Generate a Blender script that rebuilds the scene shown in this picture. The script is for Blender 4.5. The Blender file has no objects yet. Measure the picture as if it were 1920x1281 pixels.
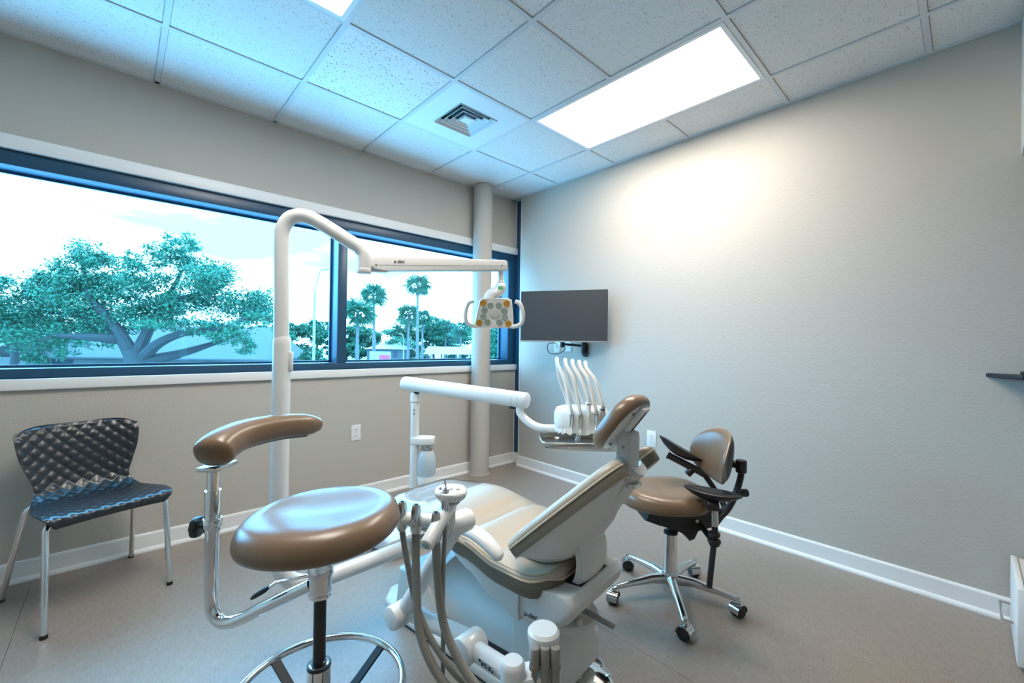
import bpy, bmesh, math, random
from mathutils import Vector, Matrix, Euler
random.seed(7)
S = bpy.context.scene
COL = S.collection
pi = math.pi
sin, cos, rad = math.sin, math.cos, math.radians

# ---------------------------------------------------------------- camera
cam_d = bpy.data.cameras.new('camera'); cam = bpy.data.objects.new('camera', cam_d); COL.objects.link(cam)
cam_d.sensor_width = 36.0; cam_d.sensor_fit = 'HORIZONTAL'
cam_d.lens = 795.48 / 1920 * 36.0; cam_d.clip_end = 400; cam_d.clip_start = 0.02
def cam_matrix(loc, yaw, pitch, roll):
    f = Vector((sin(yaw)*cos(pitch), cos(yaw)*cos(pitch), sin(pitch)))
    r = Vector((cos(yaw), -sin(yaw), 0)); u = r.cross(f)
    r2 = r*cos(roll)+u*sin(roll); u2 = u*cos(roll)-r*sin(roll)
    m = Matrix((r2, u2, -f)).transposed().to_4x4(); m.translation = loc
    return m
cam.matrix_world = cam_matrix(Vector((-2.9388, -3.1868, 1.2061)), 0.74803, 0.00651, 0.01413)
S.camera = cam

# ---------------------------------------------------------------- world: bright overcast sky
W = bpy.data.worlds.new('overcast_sky'); S.world = W; W.use_nodes = True
nt = W.node_tree; nt.nodes.clear()
wo = nt.nodes.new('ShaderNodeOutputWorld'); bg = nt.nodes.new('ShaderNodeBackground')
tc = nt.nodes.new('ShaderNodeTexCoord'); mp = nt.nodes.new('ShaderNodeMapping'); nz = nt.nodes.new('ShaderNodeTexNoise'); cr = nt.nodes.new('ShaderNodeValToRGB')
mp.inputs['Scale'].default_value = (1.4, 1.4, 5.0); mp.inputs['Location'].default_value = (2.3, 0.7, 1.1); nz.inputs['Scale'].default_value = 1.6; nz.inputs['Detail'].default_value = 5
cr.color_ramp.elements[0].position = 0.40; cr.color_ramp.elements[0].color = (0.17, 0.44, 0.62, 1)
cr.color_ramp.elements[1].position = 0.64; cr.color_ramp.elements[1].color = (1.0, 1.0, 1.0, 1)
nt.links.new(tc.outputs['Generated'], mp.inputs['Vector']); nt.links.new(mp.outputs['Vector'], nz.inputs['Vector'])
nt.links.new(nz.outputs['Fac'], cr.inputs['Fac']); nt.links.new(cr.outputs['Color'], bg.inputs['Color'])
bg.inputs['Strength'].default_value = 14.0
nt.links.new(bg.outputs['Background'], wo.inputs['Surface'])

PANEL_STRENGTH = 12.0
S.view_settings.view_transform = 'Standard'; S.view_settings.look = 'None'
S.view_settings.gamma = 1.0; S.view_settings.use_curve_mapping = False
S.view_settings.exposure = 0.90

# ---------------------------------------------------------------- materials
def lin(c):
    c = c/255.0
    return c/12.92 if c <= 0.04045 else ((c+0.055)/1.055)**2.4
def rgb(r, g, b): return (lin(r), lin(g), lin(b), 1)
def mat(name, col, rough=0.5, metal=0.0, spec=0.5, coat=0.0, bump=None, mottle=None, emit=None):
    m = bpy.data.materials.new(name); m.use_nodes = True
    t = m.node_tree; b = t.nodes['Principled BSDF']
    b.inputs['Base Color'].default_value = col; b.inputs['Roughness'].default_value = rough
    b.inputs['Metallic'].default_value = metal; b.inputs['Specular IOR Level'].default_value = spec
    b.inputs['Coat Weight'].default_value = coat
    if emit: b.inputs['Emission Color'].default_value = emit[0]; b.inputs['Emission Strength'].default_value = emit[1]
    co = t.nodes.new('ShaderNodeTexCoord')
    if bump:   # (scale, strength, distance)
        n = t.nodes.new('ShaderNodeTexNoise'); n.inputs['Scale'].default_value = bump[0]; n.inputs['Detail'].default_value = 3
        p = t.nodes.new('ShaderNodeBump'); p.inputs['Strength'].default_value = bump[1]; p.inputs['Distance'].default_value = bump[2]
        t.links.new(co.outputs['Object'], n.inputs['Vector']); t.links.new(n.outputs['Fac'], p.inputs['Height']); t.links.new(p.outputs['Normal'], b.inputs['Normal'])
    if mottle:  # (scale, second colour)
        n = t.nodes.new('ShaderNodeTexNoise'); n.inputs['Scale'].default_value = mottle[0]; n.inputs['Detail'].default_value = 4
        x = t.nodes.new('ShaderNodeMix'); x.data_type = 'RGBA'
        x.inputs[6].default_value = col; x.inputs[7].default_value = mottle[1]
        t.links.new(co.outputs['Object'], n.inputs['Vector']); t.links.new(n.outputs['Fac'], x.inputs[0]); t.links.new(x.outputs[2], b.inputs['Base Color'])
    return m
M = {}
M['wall'] = mat('painted_wall', (0.475, 0.432, 0.378, 1), 0.75, bump=(95, 0.35, 0.004))
M['trim'] = mat('white_trim', (0.78, 0.76, 0.73, 1), 0.4)
M['tile'] = mat('ceiling_tile', (0.72, 0.71, 0.69, 1), 0.9)
M['tile_coarse'] = mat('coarse_ceiling_tile', (0.80, 0.79, 0.76, 1), 0.9)
def pinholes(m, scale, thr, dark):
    t = m.node_tree; b = t.nodes['Principled BSDF']; co = t.nodes.new('ShaderNodeTexCoord')
    mpp = t.nodes.new('ShaderNodeMapping'); mpp.inputs['Scale'].default_value = (1, 0.6, 1)
    v = t.nodes.new('ShaderNodeTexVoronoi'); v.inputs['Scale'].default_value = scale
    g = t.nodes.new('ShaderNodeTexNoise'); g.inputs['Scale'].default_value = scale*0.35
    ad = t.nodes.new('ShaderNodeMath'); ad.operation = 'MULTIPLY_ADD'; ad.inputs[1].default_value = 0.45
    r = t.nodes.new('ShaderNodeMath'); r.operation = 'LESS_THAN'; r.inputs[1].default_value = thr
    x = t.nodes.new('ShaderNodeMix'); x.data_type = 'RGBA'
    x.inputs[6].default_value = b.inputs['Base Color'].default_value; x.inputs[7].default_value = dark
    t.links.new(co.outputs['Object'], mpp.inputs['Vector']); t.links.new(mpp.outputs['Vector'], v.inputs['Vector']); t.links.new(mpp.outputs['Vector'], g.inputs['Vector'])
    t.links.new(g.outputs['Fac'], ad.inputs[0]); t.links.new(v.outputs['Distance'], ad.inputs[2])
    t.links.new(ad.outputs[0], r.inputs[0]); t.links.new(r.outputs[0], x.inputs[0]); t.links.new(x.outputs[2], b.inputs['Base Color'])
pinholes(M['tile'], 110, 0.40, (0.30, 0.29, 0.28, 1))
pinholes(M['tile_coarse'], 85, 0.43, (0.22, 0.22, 0.22, 1))
M['grid'] = mat('white_grid_metal', (0.62, 0.63, 0.64, 1), 0.45)
M['metal_white'] = mat('white_enamel', (0.74, 0.76, 0.77, 1), 0.35)
M['void'] = mat('dark_duct', (0.012, 0.012, 0.014, 1), 0.8)
M['panel'] = mat('lit_diffuser', (0.9, 0.9, 0.9, 1), 0.5, emit=((1.0, 0.95, 0.87, 1), PANEL_STRENGTH))
M['frame'] = mat('dark_blue_anodised', (0.012, 0.060, 0.120, 1), 0.36, spec=0.6)
M['plastic'] = mat('white_plastic', (0.76, 0.745, 0.72, 1), 0.28, coat=0.2)
M['plastic_grey'] = mat('light_grey_plastic', (0.55, 0.54, 0.51, 1), 0.35)
M['shell'] = mat('pale_shell_plastic', (0.66, 0.645, 0.615, 1), 0.38)
M['grey'] = mat('mid_grey_plastic', (0.28, 0.265, 0.24, 1), 0.45)
M['hose'] = mat('grey_hose', (0.25, 0.23, 0.20, 1), 0.5)
M['hose_w'] = mat('white_hose', (0.78, 0.75, 0.70, 1), 0.4)
M['black'] = mat('black_plastic', (0.012, 0.012, 0.014, 1), 0.38)
M['rubber'] = mat('black_rubber', (0.008, 0.008, 0.008, 1), 0.6)
M['shellblack'] = mat('black_moulded_shell', (0.010, 0.013, 0.018, 1), 0.30, spec=0.6)
M['chrome'] = mat('chrome', (0.78, 0.78, 0.78, 1), 0.07, metal=1)
M['alu'] = mat('polished_aluminium', (0.62, 0.62, 0.62, 1), 0.17, metal=1)
M['steel'] = mat('brushed_steel', (0.60, 0.58, 0.55, 1), 0.24, metal=1)
M['vinyl'] = mat('bronze_vinyl', (0.190, 0.116, 0.066, 1), 0.31, spec=0.5, bump=(160, 0.06, 0.002))
M['lit_vinyl'] = mat('taupe_vinyl_lit', (0.46, 0.37, 0.275, 1), 0.36, spec=0.6, bump=(160, 0.06, 0.002))  # chair upholstery, window light on the tops painted into a paler colour
M['shaded_vinyl'] = mat('taupe_vinyl_shaded', (0.155, 0.125, 0.09, 1), 0.42, spec=0.5)  # same upholstery on the sides, shade painted into a darker colour
M['stitch'] = mat('cream_stitching', (0.62, 0.50, 0.35, 1), 0.6)
M['screen'] = mat('dark_screen', (0.035, 0.038, 0.042, 1), 0.42, spec=0.5)
M['bezel'] = mat('dark_bezel', (0.03, 0.03, 0.033, 1), 0.4)
M['led'] = mat('clear_led_lens', (0.28, 0.33, 0.27, 1), 0.12, coat=0.5)
M['amber'] = mat('amber_led_lens', (0.50, 0.24, 0.02, 1), 0.15, coat=0.5)
M['ink'] = mat('dark_print', (0.03, 0.03, 0.03, 1), 0.6)
M['green'] = mat('green_badge', (0.10, 0.45, 0.16, 1), 0.5)
M['water'] = mat('frosted_bottle', (0.62, 0.70, 0.73, 1), 0.22)
M['water'].node_tree.nodes['Principled BSDF'].inputs['Transmission Weight'].default_value = 0.35
M['cloth'] = mat('white_barrier_sleeve', (0.80, 0.78, 0.74, 1), 0.45)
# floor: woven vinyl
def floor_mat():
    m = mat('woven_vinyl', (0.27, 0.235, 0.205, 1), 0.31, spec=0.5); t = m.node_tree; b = t.nodes['Principled BSDF']
    co = t.nodes.new('ShaderNodeTexCoord'); hs = []
    for sc in ((260, 14, 1), (14, 260, 1)):
        p = t.nodes.new('ShaderNodeMapping'); p.inputs['Scale'].default_value = sc
        n = t.nodes.new('ShaderNodeTexNoise'); n.inputs['Scale'].default_value = 1.6; n.inputs['Detail'].default_value = 2
        t.links.new(co.outputs['Object'], p.inputs['Vector']); t.links.new(p.outputs['Vector'], n.inputs['Vector']); hs.append(n)
    a = t.nodes.new('ShaderNodeMath'); a.operation = 'ADD'
    t.links.new(hs[0].outputs['Fac'], a.inputs[0]); t.links.new(hs[1].outputs['Fac'], a.inputs[1])
    h = t.nodes.new('ShaderNodeMath'); h.operation = 'MULTIPLY'; h.inputs[1].default_value = 0.5; t.links.new(a.outputs[0], h.inputs[0])
    r = t.nodes.new('ShaderNodeValToRGB'); r.color_ramp.elements[0].position = 0.3; r.color_ramp.elements[1].position = 0.7
    r.color_ramp.elements[0].color = (0.200, 0.156, 0.126, 1); r.color_ramp.elements[1].color = (0.345, 0.278, 0.230, 1)
    bp = t.nodes.new('ShaderNodeBump'); bp.inputs['Strength'].default_value = 0.25; bp.inputs['Distance'].default_value = 0.002
    t.links.new(h.outputs[0], r.inputs['Fac']); t.links.new(r.outputs['Color'], b.inputs['Base Color'])
    t.links.new(h.outputs[0], bp.inputs['Height']); t.links.new(bp.outputs['Normal'], b.inputs['Normal'])
    return m
M['floor'] = floor_mat()
def glass_mat(name, tint, refl=0.06):
    m = bpy.data.materials.new(name); m.use_nodes = True; t = m.node_tree; t.nodes.clear()
    o = t.nodes.new('ShaderNodeOutputMaterial'); mx = t.nodes.new('ShaderNodeMixShader')
    a = t.nodes.new('ShaderNodeBsdfTransparent'); a.inputs['Color'].default_value = tint
    g = t.nodes.new('ShaderNodeBsdfGlossy'); g.inputs['Roughness'].default_value = 0.02
    lw = t.nodes.new('ShaderNodeLayerWeight'); pw = t.nodes.new('ShaderNodeMath'); pw.operation = 'POWER'; pw.inputs[1].default_value = 5.0
    fr = t.nodes.new('ShaderNodeMath'); fr.operation = 'MULTIPLY_ADD'; fr.inputs[1].default_value = 0.75; fr.inputs[2].default_value = 0.035
    t.links.new(lw.outputs['Facing'], pw.inputs[0]); t.links.new(pw.outputs[0], fr.inputs[0])
    t.links.new(fr.outputs[0], mx.inputs['Fac']); t.links.new(a.outputs[0], mx.inputs[1]); t.links.new(g.outputs[0], mx.inputs[2]); t.links.new(mx.outputs[0], o.inputs['Surface'])
    return m
M['glass'] = glass_mat('cyan_tinted_glass', (0.43, 0.735, 0.905, 1))   # two faces: tint counts twice
M['film'] = glass_mat('clear_film', (0.93, 0.94, 0.95, 1))
# outside
M['leaf'] = mat('oak_leaves', (0.003, 0.048, 0.024, 1), 0.6, mottle=(0.6, (0.010, 0.135, 0.070, 1)))
M['leaf2'] = mat('far_leaves', (0.008, 0.066, 0.034, 1), 0.7, mottle=(0.3, (0.016, 0.120, 0.062, 1)))
M['palm'] = mat('palm_leaves', (0.009, 0.078, 0.045, 1), 0.55, mottle=(0.5, (0.02, 0.135, 0.075, 1)))
M['bark'] = mat('grey_bark', (0.030, 0.032, 0.034, 1), 0.9, bump=(6, 0.6, 0.05))
M['palmbark'] = mat('palm_trunk', (0.10, 0.10, 0.10, 1), 0.9)
M['roof'] = mat('grey_shingle_roof', (0.055, 0.057, 0.056, 1), 0.9, mottle=(2.5, (0.080, 0.082, 0.080, 1)))
M['stucco'] = mat('pale_stucco', (0.125, 0.125, 0.12, 1), 0.9)
M['eave'] = mat('dark_fascia', (0.05, 0.06, 0.07, 1), 0.8)
M['pale'] = mat('pale_paint', (0.30, 0.30, 0.30, 1), 0.8)
M['ground'] = mat('pale_ground', (0.27, 0.27, 0.265, 1), 0.95, mottle=(0.08, (0.21, 0.22, 0.205, 1)))
M['winglass'] = mat('dark_window_glass', (0.03, 0.04, 0.05, 1), 0.2)
M['pole'] = mat('galvanised_pole', (0.25, 0.26, 0.27, 1), 0.6)
M['red'] = mat('red_sign_paint', (0.50, 0.05, 0.10, 1), 0.6)

# ---------------------------------------------------------------- helpers
def tag(o, label=None, cat=None, group=None, kind=None):
    if label: o['label'] = label
    if cat: o['category'] = cat
    if group: o['group'] = group
    if kind: o['kind'] = kind
    return o
def empty(name, loc=(0, 0, 0), rz=0.0, label=None, cat=None, group=None):
    o = bpy.data.objects.new(name, None); COL.objects.link(o); o.location = loc; o.rotation_euler = (0, 0, rz)
    o.empty_display_size = 0.1
    return tag(o, label, cat, group)
def crv(pts, k=8, closed=False):
    P = [Vector(p) for p in pts]; n = len(P); out = []
    rng = n if closed else n-1
    for i in range(rng):
        p0 = P[(i-1) % n] if (closed or i > 0) else P[0]*2-P[1]
        p1 = P[i]; p2 = P[(i+1) % n]
        p3 = P[(i+2) % n] if (closed or i+2 < n) else P[-1]*2-P[-2]
        for j in range(k):
            t = j/k
            out.append(0.5*((2*p1)+(p2-p0)*t+(2*p0-5*p1+4*p2-p3)*t*t+(3*p1-p0-3*p2+p3)*t**3))
    if not closed: out.append(P[-1])
    return out
class MB:
    def __init__(s): s.bm = bmesh.new()
    def loft(s, loops, caps=True, closed=True):
        bm = s.bm; V = [[bm.verts.new(p) for p in L] for L in loops]; n = len(V[0])
        for a, b in zip(V, V[1:]):
            for i in range(n if closed else n-1):
                j = (i+1) % n
                try: bm.faces.new((a[i], a[j], b[j], b[i]))
                except ValueError: pass
        if caps and closed:
            for L, rev in ((V[0], True), (V[-1], False)):
                if n <= 4:
                    bm.faces.new(list(reversed(L)) if rev else L)
                else:
                    c = bm.verts.new(sum((v.co for v in L), Vector())/n)
                    for i in range(n):
                        j = (i+1) % n
                        bm.faces.new((L[j], L[i], c) if rev else (L[i], L[j], c))
        return s
    def tube(s, path, r, n=12, caps=True, closed=False, flat=1.0):
        P = [Vector(p) for p in path]; m = len(P)
        R = r if isinstance(r, (list, tuple)) else [r]*m
        T = []
        for i in range(m):
            a = P[(i-1) % m] if (closed or i > 0) else P[i]; b = P[(i+1) % m] if (closed or i < m-1) else P[i]
            T.append((b-a).normalized())
        up = Vector((0, 0, 1)) if abs(T[0].z) < 0.9 else Vector((1, 0, 0))
        x = T[0].cross(up).normalized(); loops = []
        for i in range(m):
            if i: x = (x - T[i]*x.dot(T[i])).normalized()
            y = T[i].cross(x)
            loops.append([P[i]+x*R[i]*cos(2*pi*k/n)+y*R[i]*flat*sin(2*pi*k/n) for k in range(n)])
        if closed: loops.append(loops[0]); s.loft(loops, False)
        else: s.loft(loops, caps)
        return s
    def rod(s, p0, p1, r0, r1=None, n=16, round_=0.0):
        r1 = r0 if r1 is None else r1; p0 = Vector(p0); p1 = Vector(p1)
        if round_:
            d = (p1-p0).normalized(); e = round_
            return s.tube([p0, p0+d*e*0.3, p0+d*e, p1-d*e, p1-d*e*0.3, p1], [r0-e, r0-e*0.3, r0, r1, r1-e*0.3, r1-e], n)
        return s.tube([p0, p1], [r0, r1], n)
    def lathe(s, prof, o=(0, 0, 0), n=24, axis=None):
        o = Vector(o); q = Vector((0, 0, 1)).rotation_difference(Vector(axis).normalized()) if axis is not None else None
        loops = []
        for r, z in prof:
            L = []
            for k in range(n):
                p = Vector((r*cos(2*pi*k/n), r*sin(2*pi*k/n), z))
                L.append(o+(q @ p if q else p))
            loops.append(L)
        return s.loft(loops)
    def box(s, c, d, rot=None, bevel=0.0, seg=2):
        r = bmesh.ops.create_cube(s.bm, size=1.0); vs = r['verts']
        bmesh.ops.scale(s.bm, vec=Vector(d), verts=vs)
        if bevel:
            es = list({e for v in vs for e in v.link_edges})
            rb = bmesh.ops.bevel(s.bm, geom=es, offset=bevel, segments=seg, affect='EDGES', profile=0.5)
            vs = list({v for f in rb['faces'] for v in f.verts} | {v for v in vs if v.is_valid})
            allv = set()
            stack = [vs[0]]
            while stack:
                v = stack.pop()
                if v in allv: continue
                allv.add(v)
                for e in v.link_edges: stack.append(e.other_vert(v))
            vs = list(allv)
        m = Matrix.Translation(Vector(c))
        if rot is not None: m = m @ (rot.to_4x4() if not isinstance(rot, (int, float)) else Matrix.Rotation(rot, 4, 'Z'))
        bmesh.ops.transform(s.bm, matrix=m, verts=vs)
        return s
    def span(s, a, b, bevel=0.0):
        a = Vector(a); b = Vector(b); d = b-a
        return s.box((a+b)/2, (abs(d.x), abs(d.y), abs(d.z)), bevel=bevel)
    def prism(s, poly, f, h0, h1, bevel=0.0, seg=2):
        """poly: 2-D outline, f(a,b,h)->3-D; extruded from h0 to h1"""
        bm = s.bm
        A = [bm.verts.new(f(a, b, h0)) for a, b in poly]; B = [bm.verts.new(f(a, b, h1)) for a, b in poly]; n = len(A)
        fs = [bm.faces.new(list(reversed(A))), bm.faces.new(B)]
        for i in range(n): fs.append(bm.faces.new((A[i], A[(i+1) % n], B[(i+1) % n], B[i])))
        if bevel:
            es = list(set(fs[0].edges) | set(fs[1].edges))
            bmesh.ops.bevel(bm, geom=es, offset=bevel, segments=seg, affect='EDGES', profile=0.5)
        return s
    def sheet(s, nu, nv, ft, fb):
        """closed slab: two grids of (p,q) in 0..1 joined along the border"""
        bm = s.bm
        T = [[bm.verts.new(ft(i/nu, j/nv)) for j in range(nv+1)] for i in range(nu+1)]
        B = [[bm.verts.new(fb(i/nu, j/nv)) for j in range(nv+1)] for i in range(nu+1)]
        for i in range(nu):
            for j in range(nv):
                bm.faces.new((T[i][j], T[i+1][j], T[i+1][j+1], T[i][j+1]))
                bm.faces.new((B[i][j], B[i][j+1], B[i+1][j+1], B[i+1][j]))
        bd = [(i, 0) for i in range(nu+1)]+[(nu, j) for j in range(1, nv+1)]+[(i, nv) for i in range(nu-1, -1, -1)]+[(0, j) for j in range(nv-1, 0, -1)]
        for k in range(len(bd)):
            a = bd[k]; b = bd[(k+1) % len(bd)]
            bm.faces.new((T[a[0]][a[1]], B[a[0]][a[1]], B[b[0]][b[1]], T[b[0]][b[1]]))
        return s
    def mesh(s, name, ang=35):
        bm = s.bm
        bmesh.ops.recalc_face_normals(bm, faces=bm.faces[:])
        me = bpy.data.meshes.new(name); bm.to_mesh(me); bm.free()
        me.polygons.foreach_set('use_smooth', [True]*len(me.polygons)); me.set_sharp_from_angle(angle=rad(ang))
        return me
    def build(s, name, m, parent=None, ang=35, sub=0):
        me = s.mesh(name, ang); me.materials.append(M[m])
        o = bpy.data.objects.new(name, me); COL.objects.link(o)
        if parent: o.parent = parent
        if sub:
            md = o.modifiers.new('smooth', 'SUBSURF'); md.levels = sub; md.render_levels = sub
        return o
def link_copy(o, parent=None, loc=None):
    c = o.copy(); COL.objects.link(c)
    if parent is not None: c.parent = parent
    if loc is not None: c.location = loc
    return c
def sup(n, a, b, e=2.0):
    out = []
    for k in range(n):
        t = 2*pi*k/n; c, s_ = cos(t), sin(t)
        out.append((a*math.copysign(abs(c)**(2/e), c), b*math.copysign(abs(s_)**(2/e), s_)))
    return out
def frame(o, ax, ay, az):
    o, ax, ay, az = Vector(o), Vector(ax), Vector(ay), Vector(az)
    return lambda a, b, h: o+ax*a+ay*b+az*h
def pad(mb, outline, f, prof, ctr=(0, 0)):
    """loft scaled copies of an outline; prof = [(scale, height or fn(a,b))]"""
    loops = []
    for sc, h in prof:
        L = []
        for a, b in outline:
            x = ctr[0]+(a-ctr[0])*sc; y = ctr[1]+(b-ctr[1])*sc
            L.append(f(x, y, h(x, y) if callable(h) else h))
        loops.append(L)
    mb.loft(loops); return mb
def text_mesh(name, body, size, m, parent, mw, extr=0.0006):
    c = bpy.data.curves.new(name, 'FONT'); c.body = body; c.size = size; c.extrude = extr; c.align_x = 'CENTER'; c.align_y = 'CENTER'
    c.shear = 0.25
    t = bpy.data.objects.new(name+'_src', c); COL.objects.link(t)
    dg = bpy.context.evaluated_depsgraph_get(); me = bpy.data.meshes.new_from_object(t.evaluated_get(dg))
    bpy.data.objects.remove(t); me.materials.clear(); me.materials.append(M[m])
    o = bpy.data.objects.new(name, me); COL.objects.link(o)
    if parent: o.parent = parent
    o.matrix_local = mw
    return o
def axes(o, ax, ay):
    ax = Vector(ax).normalized(); ay = Vector(ay); ay = (ay-ax*ay.dot(ax)).normalized(); az = ax.cross(ay)
    m = Matrix((ax, ay, az)).transposed().to_4x4(); m.translation = Vector(o); return m
# ================================================================ THE ROOM
H = 2.68; XL = -4.5; YB = -4.7; T = 0.6096
def struct(o): o['kind'] = 'structure'; return o
# floor: vinyl sheets with hairline seams over a dark screed
floor = struct(MB().span((XL, YB, -0.12), (0.2, 0.14, -0.004)).build('floor', 'void'))
seams = [XL, -3.235, -1.405, 0.2]
for a, b in zip(seams, seams[1:]):
    MB().span((a+0.0007, YB, -0.004), (b-0.0007, 0.0, 0.0)).build('vinyl_sheet', 'floor', floor)
# window wall with its long opening
ZS, ZH = 1.0, 2.125; XO = -4.25
mb = MB(); mb.span((XL, 0, 0), (0.06, 0.12, ZS)); mb.span((XL, 0, ZH), (0.06, 0.12, H+0.12)); mb.span((XL, 0, ZS), (XO, 0.12, ZH))
struct(mb.build('wall_window', 'wall'))
struct(MB().span((0, YB, 0), (0.13, -0.131, H+0.12)).build('wall_right', 'wall'))
struct(MB().span((XL-0.1, YB, 0), (XL, 0.12, H+0.12)).build('wall_left', 'wall'))
struct(MB().span((XL-0.1, YB-0.1, 0), (0.13, YB, H+0.12)).build('wall_back', 'wall'))
# baseboards with quarter-round shoe
def base_profile(f, L0, L1):
    prof = [(0, 0), (0.026, 0), (0.026, 0.008), (0.022, 0.016), (0.015, 0.021), (0.012, 0.022), (0.012, 0.092), (0.009, 0.099), (0.004, 0.102), (0, 0.102)]
    return MB().prism(prof, f, L0, L1)
struct(base_profile(lambda a, b, h: (h, -a, b), XL, 0.05).build('baseboard_window', 'trim', ang=20))
struct(base_profile(lambda a, b, h: (-a, h, b), -0.131, YB).build('baseboard_right', 'trim', ang=20))
struct(MB().span((0.035, -0.15, 0), (0.0645, -0.0, 0.104), 0.003).build('baseboard_corner', 'trim'))
# window trims and the dark corner mullion
struct(MB().span((XL, -0.02, ZH), (0.066, 0.0, 2.192), 0.003).build('trim_1', 'trim'))
struct(MB().span((XL, -0.024, 0.945), (0.066, 0.03, ZS), 0.004).build('trim_2', 'trim'))
struct(MB().span((0.065, -0.131, 0.0), (0.22, 0.18, H+0.1)).build('trim_3', 'frame'))
struct(MB().span((0.052, -0.006, 0.1), (0.062, 0.02, ZS)).span((0.052, -0.006, 2.192), (0.062, 0.02, H)).build('trim_4', 'trim'))
struct(MB().span((-0.003, -0.137, 0.1), (0.004, -0.1305, H)).build('trim_5', 'trim'))
# window: aluminium frame, two panes
win = empty('window_1'); struct(win)
MB().span((XO, 0.012, 2.05), (0.06, 0.17, ZH), 0.002).build('head_frame', 'frame', win)
MB().span((XO, 0.012, ZS), (0.06, 0.17, 1.05), 0.002).build('sill_frame', 'frame', win)
MB().span((-1.748, 0.008, 1.05), (-1.678, 0.17, 2.05), 0.002).build('mullion', 'frame', win)
MB().span((-0.035, 0.008, 1.05), (0.06, 0.17, 2.05), 0.002).build('jamb', 'frame', win)
MB().span((XO, 0.008, 1.05), (XO+0.07, 0.17, 2.05), 0.002).build('jamb', 'frame', win)
for a, b in ((XO+0.07, -1.748), (-1.678, -0.035)):
    mb = MB()   # glazing bead round each pane
    for p, q in (((a, 0.131, 1.05), (b, 0.146, 1.064)), ((a, 0.131, 2.036), (b, 0.146, 2.05)), ((a, 0.131, 1.05), (a+0.014, 0.146, 2.05)), ((b-0.014, 0.131, 1.05), (b, 0.146, 2.05))): mb.span(p, q)
    mb.build('glazing_bead', 'frame', win)
    MB().span((a, 0.147, 1.05), (b, 0.153, 2.05)).build('pane', 'glass', win)
# round column
col = struct(MB().lathe([(0.088, 0), (0.088, H)], (-0.46, -0.092, 0), 40).build('column', 'wall'))
MB().lathe([(0.094, 0), (0.094, 0.006), (0.089, 0.010)], (-0.46, -0.092, 0), 40).build('base_ring', 'wall', col)
# ---------------------------------------------------------------- ceiling: grid, tiles, lights, air diffuser
ceil = struct(MB().span((XL, YB, H+0.06), (0.14, 0.12, H+0.14)).build('ceiling', 'void'))
gx = [-0.359-T*i for i in range(7)]      # lines running away from the window
gy = [-0.607-T*j for j in range(7)]
xs = [0.0]+[g for g in gx if g > XL]+[XL]; ys = [0.0]+[g for g in gy if g > YB]+[YB]
for g in xs[1:-1]: MB().span((g-0.012, YB, H-0.002), (g+0.012, 0, H+0.03)).build('grid_bar', 'grid', ceil)
for g in ys[1:-1]:      # cross bars stop where a light panel fills two cells
    runs = [(XL, 0.0)] if abs(g-gy[2]) > 0.01 else [(XL, gx[4]), (gx[3], gx[1]), (gx[0], 0.0)]
    for a, b in runs: MB().span((a, g-0.012, H-0.0015), (b, g+0.012, H+0.03)).build('grid_bar', 'grid', ceil)
mb = MB()
mb.span((XL, -0.022, H-0.002), (0.06, 0, H+0.03)); mb.span((-0.022, YB, H-0.002), (0, 0, H+0.03)); mb.span((0, -0.135, H-0.002), (0.066, 0, H+0.03))
mb.span((XL, YB, H-0.002), (XL+0.022, 0, H+0.03)); mb.span((XL, YB, H-0.002), (0, YB+0.022, H+0.03)); mb.build('wall_angle', 'grid', ceil)
lights = {(1, 2): 0, (1, 3): 0, (4, 2): 1, (4, 3): 1}; vent = (2, 1)
shared = {}
for i in range(len(xs)-1):
    for j in range(len(ys)-1):
        if (i, j) in lights or (i, j) == vent: continue
        x0, x1, y0, y1 = xs[i], xs[i+1], ys[j], ys[j+1]
        key = (round(x0-x1, 3), round(y0-y1, 3), (i, j) == (3, 1))
        if key not in shared:
            shared[key] = MB().box((0, 0, 0.009), (x0-x1-0.024, y0-y1-0.024, 0.018), bevel=0.0035, seg=1).build('ceiling_tile', 'tile_coarse' if key[2] else 'tile', ceil)
            o = shared[key]
        else: o = link_copy(shared[key])
        o.location = ((x0+x1)/2, (y0+y1)/2, H+0.004)
def ceiling_light(cx, cy, label):
    t = empty('ceiling_light', (cx, cy, H), 0, label, 'ceiling light', 'recessed ceiling light panels')
    w, l = T/2-0.012, T-0.012; b = 0.022; mb = MB()
    for s_ in (-1, 1):
        mb.span((s_*w, -l, -0.004), (s_*(w-b), l, 0.03)); mb.span((-w+b, s_*l, -0.004), (w-b, s_*(l-b), 0.03))
    mb.build('frame', 'metal_white', t)
    MB().span((-w+b, -l+b, 0.002), (w-b, l-b, 0.012)).build('diffuser', 'panel', t)
    MB().span((-w, -l, 0.031), (w, l, 0.05)).build('housing', 'metal_white', t)
ceiling_light((gx[0]+gx[1])/2, gy[2], 'large lit rectangular ceiling light panel nearest the monitor wall')
ceiling_light((gx[3]+gx[4])/2, gy[2], 'lit ceiling light panel cut by the top edge, above the window side')
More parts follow.
